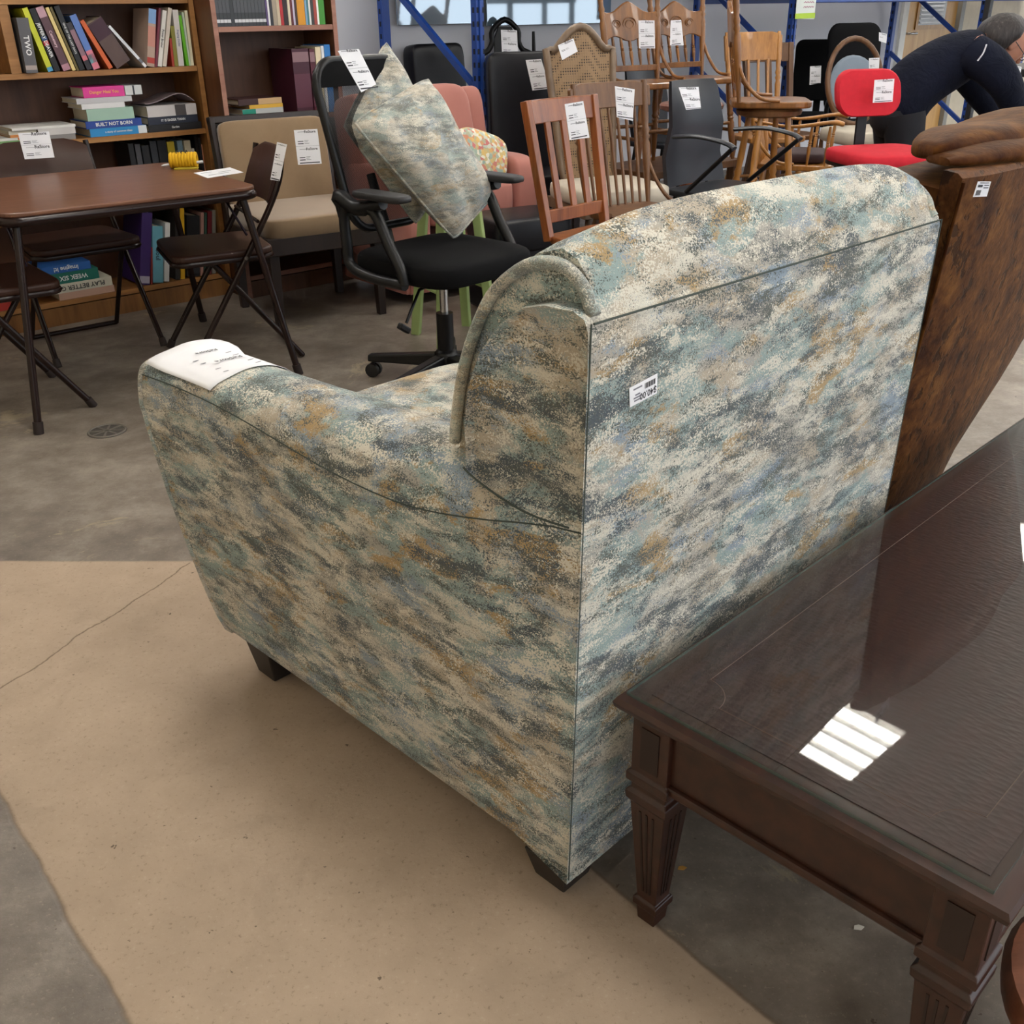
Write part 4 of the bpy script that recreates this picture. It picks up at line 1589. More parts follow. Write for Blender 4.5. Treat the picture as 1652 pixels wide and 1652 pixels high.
# pale green stool
stool = thing('green_stool', 'pale green painted wooden stool behind the office chair', 'stool', (-0.235, 4.17, 0), R(30))
GREEN = plain('#a9c07c', 0.5)
b = MB()
b.lathe([(0.15, 0.585), (0.165, 0.592), (0.165, 0.612), (0.155, 0.62)], n=24)
b.build('seat', GREEN, stool, smooth=40)
for k in range(4):
    a = R(45 + 90 * k)
    d = V((math.cos(a), math.sin(a), 0))
    b = MB()
    b.bar(d * 0.105 + V((0, 0, 0.59)), d * 0.175, 0.036, 0.036, up=(d.x, d.y, 0.1))
    b.build('leg', GREEN, stool, bevel=0.003)
    d2 = V((math.cos(a + R(90)), math.sin(a + R(90)), 0))
    for z in ((0.22,) if k % 2 else (0.27, )):
        rr = lerp(0.175, 0.105, z / 0.59)
        b = MB()
        b.cyl(d * rr + V((0, 0, z)), d2 * rr + V((0, 0, z)), 0.010, n=8)
        b.build('rung', plain('#c9a95a', 0.5) if k == 2 else GREEN, stool, smooth=60)
# ------------------------------------------------------------------ blue pallet rack along the far wall
t = NT('rack_blue')
RBLUE = t.done(t.mix(t.noise(t.coord(), 8, 4), srgb('#12337a'), srgb('#2350a8')), 0.4)
HOLE = plain('#0b1224', 0.8)
rack = thing('pallet_rack', 'blue steel pallet rack with slotted posts and diagonal braces along the grey wall', 'rack', W0, ROOM)
# local: x along the wall, -y out of it
YF, YR = -(RACK_D + 0.10), -0.10
for k in range(4):
    x = k * BAY
    for y in (YF, YR):
        b = MB()
        s = 1 if y == YF else -1
        b.box((x, y + 0.0, 1.2), (0.055, 0.045, 2.4))
        b.box((x, y - s * 0.026, 1.2), (0.018, 0.012, 2.4))
        po = b.build('post', RBLUE, rack, bevel=0.003)
        h = MB()
        for j in range(34):
            z = 0.06 + j * 0.066
            for sx in (-1, 1):
                h.box((x + sx * 0.018, y - s * 0.0235, z), (0.012, 0.003, 0.026))
            h.box((x - 0.0282, y, z), (0.002, 0.014, 0.026))
            h.box((x + 0.0282, y, z), (0.002, 0.014, 0.026))
        h.build('slot_holes', HOLE, po)['kind'] = 'stuff'
        h = MB()
        h.box((x, y, 0.004), (0.10, 0.09, 0.008))
        h.build('foot_plate', RBLUE, po)
    for z0, z1, d in ((0.25, 0.85, 1), (0.85, 1.45, 1), (1.45, 2.1, 1)):
        b = MB()
        b.bar((x, YR if d > 0 else YF, z1), (x, YF if d > 0 else YR, z0), 0.028, 0.035)
        b.build('brace', RBLUE, rack, bevel=0.002)
for k in range(3):
    for y in (YF - 0.022, YR):
        b = MB()
        b.box(((k + 0.5) * BAY, y, (1.316, 1.55)[k == 0]), (BAY - 0.06, 0.04, 0.10))
        b.build('beam', RBLUE, rack, bevel=0.004)
    b = MB()
    b.box(((k + 0.5) * BAY, (YF + YR) / 2, (1.376, 1.61)[k == 0]), (BAY - 0.06, RACK_D - 0.02, 0.016))
    b.build('deck', plain('#6b6152', 0.7), rack)


def loc_room(u, v, z=0.0):
    return rw(u, v, z)


# two tinted glass table tops stored upright against the wall below the first beam
GT = NT('tinted_glass')
t = GT
gl = t.new('ShaderNodeBsdfGlossy')
gl.inputs['Roughness'].default_value = 0.04
gl.inputs['Color'].default_value = (0.75, 0.86, 0.95, 1)
mx = t.new('ShaderNodeMixShader')
mx.inputs[0].default_value = 0.55
t.done(srgb('#7f97a8'), 0.3)
t.link(gl.outputs[0], mx.inputs[1])
t.link(t.b.outputs[0], mx.inputs[2])
t.link(mx.outputs[0], t.out.inputs[0])
GT = t.mat
for (px0, px1, py, dv, lab) in ((642, 778, 41, 0.05, 'bluish glass panel hung on the wall behind the rack end'), (786, 985, 42, 0.05, 'bluish glass panel hung on the wall, catching bright window reflections')):
    a = on_plane(px0, py, rw(0, dv), WB)
    c = on_plane(px1, py, rw(0, dv), WB)
    ua, uc = (a - W0).dot(WA), (c - W0).dot(WA)
    b = MB()
    b.hexa([rw(ua, dv, a.z), rw(uc, dv, a.z), rw(uc, dv - 0.012, a.z), rw(ua, dv - 0.012, a.z), rw(ua, dv, a.z + 0.5), rw(uc, dv, a.z + 0.5), rw(uc, dv - 0.012, a.z + 0.5), rw(ua, dv - 0.012, a.z + 0.5)])
    o = b.build('glass_table_leaf', GT, None, bevel=0.002)
    tag(o, lab, 'glass panel')

# hand-written sale card hung on a rack post
TAGS = []
def flat_card(name, label, cat, corners, thick=0.0008, mat=None, group=None):
    """thin card from four world corners: top-left, top-right, bottom-right, bottom-left"""
    tl, tr, br, bl = corners
    n = (bl - tl).cross(tr - tl).normalized()
    if n.dot(V((0, 0, CAM_H)) - tl) < 0:
        n = -n
    cen_ = (tl + tr + br + bl) / 4
    b = MB()
    q = [p - cen_ for p in (bl, br, tr, tl)]
    b.hexa([p - n * thick for p in q] + q)
    o = b.build(name, mat or PAPER, None)
    o.location = cen_
    tag(o, label, cat, group)
    w, h = (tr - tl).length, (tl - bl).length
    ex_, ey_ = (tr - tl).normalized(), (tl - bl).normalized()
    return o, ex_, ey_, n, w, h


def frame(ex_, ey_, n, u, v, lift=0.0006):
    M = Matrix.Identity(4)
    p = ex_ * u + ey_ * v + n * lift
    for i in range(3):
        M[i][0], M[i][1], M[i][2], M[i][3] = ex_[i], ey_[i], n[i], p[i]
    return M


def price_tag(label, corners, where=None, two=True, bar=True):
    """white printed price tag with tear-off stub, as hung on the furniture"""
    o, ex_, ey_, n, w, h = flat_card('price_tag', label, 'price tag', corners)
    rows = ((0.44, 0.17), (-0.06, -0.30)) if two else ((0.40, 0.05),)
    ln = MB()
    dk = MB()

    def bar_(m_, u0, u1, v, t_):
        q = [ex_ * (w * u) + ey_ * (h * v + s * t_ / 2) + n * 0.0006 for u, s in ((u0, -1), (u1, -1), (u1, 1), (u0, 1))]
        m_._add(q, [(0, 1, 2, 3)])
    for head, body in rows:
        text_mesh('printed_logo', 'ReStore', w * 0.15, INK, o, frame(ex_, ey_, n, w * 0.16, h * head), bold=True)
        bar_(ln, -0.36, -0.08, head, h * 0.014)
        bar_(dk, -0.40, -0.16, body, h * 0.022)
        bar_(ln, -0.12, 0.06, body + 0.02, h * 0.012)
        bar_(ln, -0.12, 0.02, body - 0.02, h * 0.012)
        bar_(dk, -0.40, -0.16, body - 0.065, h * 0.026)
        bar_(ln, -0.12, 0.08, body - 0.065, h * 0.012)
    if two:
        bar_(ln, -0.5, 0.5, 0.03, h * 0.006)
    if bar:
        bar_(dk, -0.42, 0.44, -0.455, h * 0.03)
    ln.build('printed_lines', INK_SOFT, o)
    dk.build('printed_code', INK, o)
    return o


def px_tag(label, pxs, p0, n=None, **kw):
    n = V((0.25, -0.95, 0.12)) if n is None else V(n)
    return price_tag(label, [on_plane(x, y, p0, n) for x, y in pxs], **kw)
# ------------------------------------------------------------------ wooden and plastic chairs in front of the rack
HONEY = wood('honey_oak', '#5f3a19', '#96622e', 0.32, (16, 16, 2.2), coat=0.2)
GOLD = wood('golden_oak', '#8f5a24', '#c48a44', 0.32, (16, 16, 2.2), coat=0.2)
CHERRY = wood('cherry_wood', '#6a3418', '#a05c2e', 0.3, (16, 16, 2.0), coat=0.25)
BROWNW = wood('brown_oak', '#54361f', '#7d5634', 0.4, (16, 16, 2.0))
CREAM = plain('#c9bfae', 0.85)


def turned(b, p0, p1, r, n=10):
    """a turned wooden spindle or leg with rings"""
    prof = [(0.55, 0), (0.62, 0.08), (0.8, 0.2), (1.0, 0.36), (1.0, 0.48), (0.7, 0.52), (1.02, 0.545), (0.72, 0.57), (1.02, 0.60), (0.72, 0.63), (0.9, 0.70), (0.8, 0.88), (0.62, 1.0)]
    L = (V(p1) - V(p0)).length
    b.lathe([(r * a, L * h) for a, h in prof], p0, n, p1)


def wood_chair(label, loc, rz, mat, style='spindle', seat_h=0.45, sw=0.44, sd=0.42, back_h=0.52, n_sp=6, rail_h=0.10, post_r=0.015, lean=0.11, legs=True, arms=False, posts_up=0.0, seat_mat=None, group='wooden chairs in front of the rack', rail_w=None, rotx=None):
    root = thing('wooden_chair', label, 'chair', loc, rz, group)
    out_ = []
    for x, y in rrect(sw, sd, 0.09, 6):
        k = (y + sd / 2) / sd
        out_.append((x * (1.02 - 0.12 * k), y))
    slab(out_, seat_h - 0.032, seat_h).build('seat', seat_mat or mat, root, bevel=0.008)
    bw = sw * 0.43
    yb = sd / 2 - 0.03
    top = seat_h + back_h

    def bp(x, z):
        return V((x * (1 + 0.12 * (z - seat_h) / back_h), yb + lean * (z - seat_h) / back_h, z))
    for s in (-1, 1):
        b = MB()
        if style == 'mission':
            b.bar(bp(s * bw, seat_h - 0.02), bp(s * bw, top), 0.030, 0.036, up=(0, 1, 0.2))
        elif style == 'slat':
            b.bar(bp(s * bw, seat_h - 0.02), bp(s * bw, top), 0.040, 0.030, up=(0, 1, 0.2))
        else:
            turned(b, bp(s * bw, seat_h - 0.004), bp(s * bw, top + posts_up), post_r * 1.25)
        b.build('back_post', mat, root, smooth=50, bevel=0.003 if style in ('mission', 'slat') else 0)
    # top rail
    g = []
    rw_ = (rail_w or bw) * 1.12
    for i in range(13):
        s = -1 + 2 * i / 12
        z1 = top
        z0 = top - rail_h
        if style == 'press':
            z1 = top + 0.018 * math.cos(s * 4.2) + (0.022 * (1 - abs(s) * 2.2) if abs(s) < 0.45 else 0)
            z0 = top - rail_h - 0.014 * math.cos(s * 5.5)
        elif style in ('spindle', 'arrow'):
            z1 = top - 0.022 * max(0, abs(s) - 0.75) / 0.25
        y = 0.022 * (1 - s * s)
        a, c = bp(s * rw_ / 1.12, z0), bp(s * rw_ / 1.12, z1)
        g.append([a + V((0, y - 0.011, 0)), a + V((0, y + 0.011, 0)), c + V((0, y + 0.011, 0)), c + V((0, y - 0.011, 0))])
    m_ = MB()
    m_.loft(g)
    rail = m_.build('top_rail', mat, root, smooth=40, bevel=0.004)
    if style == 'press':
        m_ = MB()
        for s, rr in ((0, 0.035), (-0.5, 0.022), (0.5, 0.022)):
            c = bp(s * bw, top - rail_h * 0.5) + V((0, 0.022 * (1 - s * s) - 0.012, 0))
            for q in (1.0, 0.6):
                m_.tube([c + V((rr * q * math.cos(a) * 1.3, 0, rr * q * math.sin(a))) for a in [2 * math.pi * j / 14 for j in range(14)]], 0.0035, 5, closed=True)
        m_.build('pressed_ornament', mat, rail, smooth=60)
        m_ = MB()
        m_.bar(bp(-bw, seat_h + 0.06), bp(bw, seat_h + 0.06), 0.016, 0.03)
        m_.build('lower_rail', mat, root, bevel=0.003)
    if style in ('mission', 'slat'):
        m_ = MB()
        m_.bar(bp(-bw, seat_h + 0.07), bp(bw, seat_h + 0.07), 0.018, 0.05)
        m_.build('lower_rail', mat, root, bevel=0.003)
    for i in range(n_sp):
        s = -1 + 2 * (i + 1) / (n_sp + 1)
        x = s * bw * 0.98
        b = MB()
        z0 = seat_h + (0.09 if style in ('mission', 'slat') else 0.07 if style == 'press' else -0.002)
        if style in ('mission', 'slat'):
            b.bar(bp(x, z0), bp(x, top - rail_h + 0.005), 0.030 if style == 'mission' else 0.05, 0.012, up=(0, 1, 0.2))
            b.build('slat', mat, root, bevel=0.002)
        elif style == 'arrow':
            b.bar(bp(x, z0), bp(x, top - rail_h + 0.01), 0.018, 0.012, up=(0, 1, 0.2))
            b.build('spindle', mat, root, bevel=0.003)
        elif style == 'press':
            turned(b, bp(x, z0), bp(x, top - rail_h + 0.012) + V((0, 0.022 * (1 - s * s), 0)), 0.0105, 8)
            b.build('spindle', mat, root, smooth=50)
        else:
            b.tube([bp(x, z0), bp(x, (z0 + top) / 2) + V((0, 0.01, 0)), bp(x, top - rail_h + 0.01) + V((0, 0.022 * (1 - s * s), 0))], [0.0065, 0.0085, 0.006], 8)
            b.build('spindle', mat, root, smooth=50)
    if legs:
        for sx in (-1, 1):
            for sy in (-1, 1):
                b = MB()
                p0 = V((sx * sw * 0.36, sy * sd * 0.36, seat_h - 0.03))
                p1 = V((sx * sw * 0.46, sy * sd * 0.47, 0.0))
                if style in ('mission', 'slat'):
                    b.bar(p0, p1, 0.034, 0.034, up=(0, 1, 0))
                    b.build('leg', mat, root, bevel=0.003)
                else:
                    turned(b, p1, p0, 0.020)
                    b.build('leg', mat, root, smooth=50)
        for sy in (-1, 1):
            b = MB()
            b.cyl((-sw * 0.415, sy * sd * 0.42, seat_h * 0.45), (sw * 0.415, sy * sd * 0.42, seat_h * 0.45), 0.010, n=8)
            b.build('stretcher', mat, root, smooth=50)
        for sx in (-1, 1):
            b = MB()
            b.cyl((sx * sw * 0.42, -sd * 0.43, seat_h * 0.36), (sx * sw * 0.42, sd * 0.43, seat_h * 0.36), 0.010, n=8)
            b.build('stretcher', mat, root, smooth=50)
    if style in ('press', 'spindle'):
        for s in (-1, 1):
            b = MB()
            b.tube(spline([bp(s * bw, seat_h + 0.20), bp(s * bw * 1.12, seat_h + 0.10) + V((0, -0.03, 0)), V((s * bw * 1.2, yb - 0.10, seat_h + 0.02)), V((s * bw * 1.2, yb - 0.20, seat_h + 0.006))], 4), 0.009, 8)
            b.build('hip_brace', mat, root, smooth=60)
    if arms:
        for s in (-1, 1):
            b = MB()
            za = seat_h + 0.21
            b.tube(spline([bp(s * bw, za + 0.02), V((s * sw * 0.50, 0.02, za - 0.005)), V((s * sw * 0.52, -sd * 0.42, za + 0.022)), V((s * sw * 0.50, -sd * 0.58, za + 0.012))], 4), [0.014] * 5 + [0.018] * 4 + [0.024] * 3 + [0.018], 10, flat=0.6)
            am = b.build('arm', mat, root, smooth=60)
            for y in (-sd * 0.40, -sd * 0.18, sd * 0.06):
                b = MB()
                turned(b, V((s * sw * 0.46, y, seat_h - 0.002)), V((s * sw * 0.51, y - 0.01, za)), 0.011, 8)
                b.build('arm_spindle', mat, root, smooth=50)
    return root


FACE = R(41.7)
# cherry mission chair
wood_chair('reddish cherry slat-back chair with flat slats in front of the cane chair', (0.40, 4.01, 0), R(45), CHERRY, 'mission', back_h=0.49, n_sp=3, rail_h=0.085, lean=0.10, sw=0.40, sd=0.40)
# brown spindle chair
wood_chair('brown spindle-back chair with a broad plain top rail', (0.605, 4.53, 0), R(35), BROWNW, 'spindle', back_h=0.51, n_sp=7, rail_h=0.105, sw=0.42, sd=0.42, lean=0.09, rail_w=0.205)
# bench that carries the two press-back chairs
bench = thing('low_bench', 'low brown wooden bench with two oak chairs stored on it', 'bench', (0.96, 6.22, 0), ROOM)
b = MB()
b.box((0, 0, 0.41), (0.84, 0.44, 0.04))
b.build('bench_top', BROWNW, bench, bevel=0.004)
for x in (-0.38, 0.38):
    for y in (-0.18, 0.18):
        b = MB()
        b.box((x, y, 0.195), (0.05, 0.05, 0.39))
        b.build('leg', BROWNW, bench, bevel=0.003)
wood_chair('honey oak press-back chair on the bench nearest the cane chair', (0.80, 6.06, 0.4325), FACE - R(12), HONEY, 'press', back_h=0.36, n_sp=5, rail_h=0.15, posts_up=0.24, sw=0.40, sd=0.36, lean=0.06)
wood_chair('honey oak press-back chair on the bench towards the oak stool', (1.11, 6.37, 0.4325), FACE - R(12), HONEY, 'press', back_h=0.36, n_sp=5, rail_h=0.15, posts_up=0.24, sw=0.40, sd=0.36, lean=0.06)

# cane-back chair
cane = thing('cane_chair', 'arched cane-back chair with a taupe wooden frame and cream seat', 'chair', (0.485, 5.08, 0), R(22))
CANEF = wood('taupe_frame', '#5f4a37', '#86705a', 0.4, (14, 14, 2))
t = NT('cane_weave')
w1 = t.new('ShaderNodeTexVoronoi', feature='F1')
t.link(t.coord((80, 80, 80)), w1.inputs['Vector'])
w1.inputs['Scale'].default_value = 1.0
w1.inputs['Randomness'].default_value = 0.0
CANE = t.done(t.mix(t.step(w1.outputs[0], 0.25, 0.40), srgb('#3d2c1e'), srgb('#8f7251')), 0.6)
t.bump(w1.outputs[0], 0.4, 0.004)


def cane_pt(s, k, o=0.0):
    """s across (-1..1), k up (0..1) on the arched back"""
    h = 0.60 + 0.10 * max(0, math.cos(min(1, abs(s) / 0.72) * math.pi / 2)) ** 1.0
    z = 0.47 + h * k
    return V((s * (0.14 + 0.04 * k), 0.20 + 0.13 * k + o, z))


b = MB()
outl = [cane_pt(-1, k / 10) for k in range(11)] + [cane_pt(-1 + 2 * j / 16, 1) for j in range(1, 16)] + [cane_pt(1, 1 - k / 10) for k in range(11)]
b.tube(outl, 0.019, 8, closed=True)
b.build('back_frame', CANEF, cane, smooth=60)
b = MB()
b.loft([[cane_pt(-1 + 2 * j / 16, k / 10, 0.004 * math.cos(j)) for j in range(17)] for k in range(11)], cap=False, closed=False)
b.build('cane_panel', CANE, cane, smooth=80)
b = MB()
b.pillow((0, -0.02, 0.45), (0.48, 0.46, 0.09), 0.3, 24)
b.build('seat', CREAM, cane, smooth=60)
b = MB()
b.box((0, -0.01, 0.39), (0.46, 0.44, 0.05))
b.build('seat_rail', CANEF, cane, bevel=0.005)
for x in (-0.19, 0.19):
    for y in (-0.19, 0.18):
        b = MB()
        turned(b, V((x, y, 0)), V((x, y, 0.40)), 0.021)
        b.build('leg', CANEF, cane, smooth=50)

# black plastic chair with open arms
PLAS = NT('black_plastic_sheen')
t = PLAS
PLAS = t.done(t.mix(t.noise(t.coord(), 3, 3), srgb('#1a1c22'), srgb('#23262e')), 0.36)
plas = thing('plastic_chair', 'black moulded plastic armchair with sloping arm struts', 'chair', (1.07, 5.05, 0), R(40))
g = []
for i in range(9):
    s = -1 + 2 * i / 8
    g.append([V((s * w, y + 0.035 * (1 - s * s) + o, z)) for o, w, y, z in [(-0.008, 0.215, 0.20, 0.46), (-0.008, 0.205, 0.235, 0.60), (-0.008, 0.19, 0.215, 0.74), (-0.008, 0.17, 0.25, 0.90), (-0.006, 0.155, 0.265, 0.935), (0.006, 0.155, 0.268, 0.935), (0.008, 0.17, 0.254, 0.90), (0.008, 0.19, 0.222, 0.74), (0.008, 0.205, 0.243, 0.60), (0.008, 0.215, 0.21, 0.46)]])
b = MB()
b.loft(g)
b.build('backrest', PLAS, plas, smooth=60)
b = MB()
b.pillow((0, -0.02, 0.445), (0.47, 0.46, 0.035), 0.25, 24)
b.build('seat', PLAS, plas, smooth=60)
for s in (-1, 1):
    b = MB()
    b.tube(spline([(s * 0.225, 0.16, 0.70), (s * 0.25, 0.0, 0.715), (s * 0.25, -0.16, 0.70), (s * 0.248, -0.215, 0.68)], 4), 0.019, 8, flat=0.55)
    b.build('arm', PLAS, plas, smooth=60)
    b = MB()
    b.tube([(s * 0.248, -0.20, 0.675), (s * 0.235, 0.06, 0.46)], 0.011, 8)
    b.build('arm_strut', BLACK_PL, plas, smooth=60)
    for y, y2 in ((-0.16, -0.22), (0.16, 0.22)):
        b = MB()
        b.tube([(s * 0.19, y, 0.43), (s * 0.225, y2, 0.0)], 0.012, 8)
        b.build('leg', BLACK_PL, plas, smooth=60)

# second black chair and a round drop-leaf table behind
blk2 = thing('plastic_chair', 'dark blue-black shell chair beside the round wooden table', 'chair', (1.08, 7.0, 0), R(50))
b = MB()
g = []
for i in range(9):
    s = -1 + 2 * i / 8
    g.append([V((s * w, y + 0.05 * (s * s) * -1 + o, z)) for o, w, y, z in [(0, 0.20, 0.20, 0.48), (0, 0.235, 0.23, 0.70), (0, 0.225, 0.27, 0.90), (0.012, 0.225, 0.27, 0.90), (0.012, 0.235, 0.24, 0.70), (0.012, 0.20, 0.215, 0.48)]])
b.loft(g)
b.build('backrest', PLAS, blk2, smooth=60)
b = MB()
b.pillow((0, 0, 0.455), (0.46, 0.44, 0.05), 0.3, 24)
b.build('seat', PLAS, blk2, smooth=60)
for sx in (-1, 1):
    for sy in (-1, 1):
        b = MB()
        b.tube([(sx * 0.17, sy * 0.16, 0.44), (sx * 0.20, sy * 0.21, 0)], 0.011, 8)
        b.build('leg', BLACK_PL, blk2, smooth=60)
rt = thing('round_table', 'small round reddish wooden table behind the black plastic armchair', 'table', (0.985, 5.72, 0))
b = MB()
b.lathe([(0.14, 0.755), (0.165, 0.765), (0.17, 0.785), (0.16, 0.795)], n=32)
b.build('table_top', wood('rosy_top', '#6f473c', '#94685a', 0.35, (3, 20, 20)), rt, smooth=40)
b = MB()
b.lathe([(0.05, 0.06), (0.03, 0.12), (0.025, 0.3), (0.04, 0.4), (0.025, 0.6), (0.05, 0.756)], n=14)
b.build('pedestal', CHERRY, rt, smooth=60)
for k in range(3):
    a = R(30 + 120 * k)
    b = MB()
    b.tube(spline([(0.02 * math.cos(a), 0.02 * math.sin(a), 0.16), (0.12 * math.cos(a), 0.12 * math.sin(a), 0.10), (0.17 * math.cos(a), 0.17 * math.sin(a), 0.014)], 4), 0.014, 8)
    b.build('leg', CHERRY, rt, smooth=60)

# bar stool with an oak chair top set on it
st_ = thing('bar_stool', 'golden oak bar stool with turned splayed legs carrying an oak chair', 'stool', (1.37, 5.60, 0), R(10))
b = MB()
b.lathe([(0.14, 0.735), (0.165, 0.745), (0.17, 0.765), (0.155, 0.78)], n=28)
b.build('seat', BROWNW, st_, smooth=40)
for k in range(4):
    a = R(45 + 90 * k)
    d = V((math.cos(a), math.sin(a), 0))
    b = MB()
    turned(b, d * 0.20, d * 0.105 + V((0, 0, 0.74)), 0.021)
    b.build('leg', GOLD, st_, smooth=50)
    d2 = V((math.cos(a + R(90)), math.sin(a + R(90)), 0))
    z = 0.24 + 0.06 * (k % 2)
    rr = lerp(0.20, 0.105, z / 0.74)
    b = MB()
    b.cyl(d * rr + V((0, 0, z)), d2 * rr + V((0, 0, z)), 0.010, n=8)
    b.build('rung', GOLD, st_, smooth=60)
wood_chair('honey oak chair without legs set sideways on the bar stool', (1.37, 5.60, 0.7808), R(82), HONEY, 'press', seat_h=0.035, back_h=0.42, n_sp=3, rail_h=0.16, posts_up=0.20, sw=0.38, sd=0.40, legs=False, lean=0.05)
wood_chair('golden oak arrow-back chair standing behind the bar stool', (1.69, 6.90, 0), R(18), GOLD, 'arrow', seat_h=0.50, back_h=0.60, n_sp=4, rail_h=0.17, sw=0.40, sd=0.40, rail_w=0.19)
wood_chair('golden oak armchair with turned arm posts and a dark cushion', (1.69, 6.15, 0), R(70), GOLD, 'spindle', seat_h=0.44, back_h=0.30, n_sp=6, rail_h=0.05, sw=0.46, sd=0.44, arms=True, lean=0.06)
b = MB()
b.pillow((0, 0, 0.03), (0.34, 0.30, 0.06), 0.4, 20)
o = b.build('seat_cushion', plain('#3a2426', 0.7), None, smooth=60)
o.location, o.rotation_euler = (1.71, 6.14, 0.4405), (0, 0, R(70))
tag(o, 'dark burgundy seat pad on the golden oak armchair', 'cushion')
wood_chair('dark brown slat-back chair between the oak chairs and the red chair', (1.93, 7.38, 0), R(24), BROWNW, 'slat', seat_h=0.46, back_h=0.56, n_sp=1, rail_h=0.12, sw=0.40, sd=0.40)


def office(name, label, loc, rz, mat, bw, bh, bz, seat_h=0.46, rnd=0.09, bar=True, arms=False, frame_mat=None, pad_t=0.05):
    root = thing(name, label, 'office chair', loc, rz, 'office chairs in the furniture rows')
    fm = frame_mat or BLACK_PL
    star_base(root, 0.28)
    b = MB()
    b.cyl((0, 0, 0.12), (0, 0, seat_h - 0.06), 0.024, n=14)
    b.build('column', fm, root, smooth=50)
    b = MB()
    b.pillow((0, -0.02, seat_h - 0.02), (0.47, 0.46, 0.08), 0.4, 28)
    b.build('seat', mat, root, smooth=80)
    b = MB()
    b.pillow((0, -0.02, seat_h - 0.055), (0.46, 0.45, 0.03), 0.35, 24)
    b.build('seat_shell', fm, root, smooth=80)
    b = MB()
    g_ = []
    for o_ in (-pad_t / 2, -pad_t / 2 + 0.012, pad_t / 2 - 0.012, pad_t / 2):
        k_ = 0.95 if abs(o_) == pad_t / 2 else 1.0
        g_.append([V((x * k_, 0.22 + o_ + 0.12 * (z / max(bh, 0.1)) * 0.5 - 0.04 * (x / bw) ** 2, bz + z * k_)) for x, z in rrect(bw, bh, rnd, 6)])
    b.loft(g_)
    b.build('backrest', mat, root, smooth=40)
    if bar:
        b = MB()
        b.box((0, 0.235, (seat_h + bz) / 2 - 0.02), (0.055, 0.016, bz - seat_h + 0.06), Matrix.Rotation(R(-3), 3, 'X'))
        b.bar((0, 0.235, seat_h - 0.05), (0, 0.02, seat_h - 0.06), 0.055, 0.014)
        b.build('back_bar', fm, root, bevel=0.003)
    if arms:
        for s in (-1, 1):
            b = MB()
            b.tube(spline([(s * 0.24, 0.12, seat_h - 0.04), (s * 0.27, 0.10, seat_h + 0.12), (s * 0.27, 0.02, seat_h + 0.22), (s * 0.27, -0.14, seat_h + 0.22)], 4), 0.017, 8)
            b.build('arm', fm, root, smooth=60)
    return root


t = NT('red_cloth')
RED = t.done(t.mix(t.noise(t.coord(), 30, 4), srgb('#b00f22'), srgb('#cf1d30')), 0.85)
office('red_office_chair', 'bright red cloth task chair with a black back bar', (1.85, 5.19, 0), R(12), RED, 0.35, 0.215, 0.855, seat_h=0.60, rnd=0.085)
office('office_chair', 'tall black office chair behind the oval-back chair', (2.66, 7.95, 0), R(20), BLACK_FAB, 0.46, 0.62, 0.82, rnd=0.10, arms=True)
office('office_chair', 'low black office chair behind the brown slat-back chair', (2.50, 8.58, 0), R(-10), BLACK_FAB, 0.42, 0.45, 0.78, rnd=0.06, arms=True)

# oval-back chair
ov = thing('oval_back_chair', 'grey oval-back chair with a dark wooden frame and cream seat', 'chair', (2.38, 7.05, 0), R(14))
b = MB()
b.tube([V((0.20 * math.cos(a), 0.21 + 0.06 * math.sin(a), 0.79 + 0.26 * math.sin(a))) for a in [2 * math.pi * k / 28 for k in range(28)]], 0.018, 8, closed=True)
b.build('back_frame', BROWNW, ov, smooth=60)
b = MB()
b.loft([[V((0.185 * q * math.cos(a), 0.205 + 0.06 * q * math.sin(a) + o_, 0.76 + 0.19 * q * math.sin(a))) for a in [2 * math.pi * k / 28 for k in range(28)]] for q, o_ in ((0.9, -0.012), (1.0, -0.004), (1.0, 0.006), (0.9, 0.012))])
b.build('back_pad', plain('#7e8b99', 0.7), ov, smooth=60)
b = MB()
b.pillow((0, -0.02, 0.475), (0.50, 0.48, 0.10), 0.35, 24)
b.build('seat', CREAM, ov, smooth=60)
for x in (-0.2, 0.2):
    for y in (-0.2, 0.2):
        b = MB()
        turned(b, V((x, y, 0)), V((x, y, 0.44)), 0.02)
        b.build('leg', BROWNW, ov, smooth=50)


def parsons(name, label, loc, rz, h, w=0.44, d=0.5, seat_h=0.46, thick=0.10):
    root = thing(name, label, 'chair', loc, rz)
    b = MB()
    b.pillow((0, d / 2 - 0.04, (h + 0.35) / 2), (w, thick, h - 0.35), 0.18, 28, Matrix.Rotation(R(-5), 3, 'X'))
    b.build('backrest', BLACK_LEA, root, smooth=50)
    b = MB()
    b.pillow((0, -0.03, seat_h - 0.06), (w + 0.02, d, 0.14), 0.2, 28)
    b.build('seat', BLACK_LEA, root, smooth=50)
    for x in (-w / 2 + 0.03, w / 2 - 0.03):
        for y in (-d / 2 + 0.02, d / 2 - 0.06):
            b = MB()
            b.box((x, y, (seat_h - 0.12) / 2), (0.042, 0.042, seat_h - 0.12), taper=(0.7, 0.7))
            b.build('leg', DARKWOOD, root, bevel=0.003)
    return root


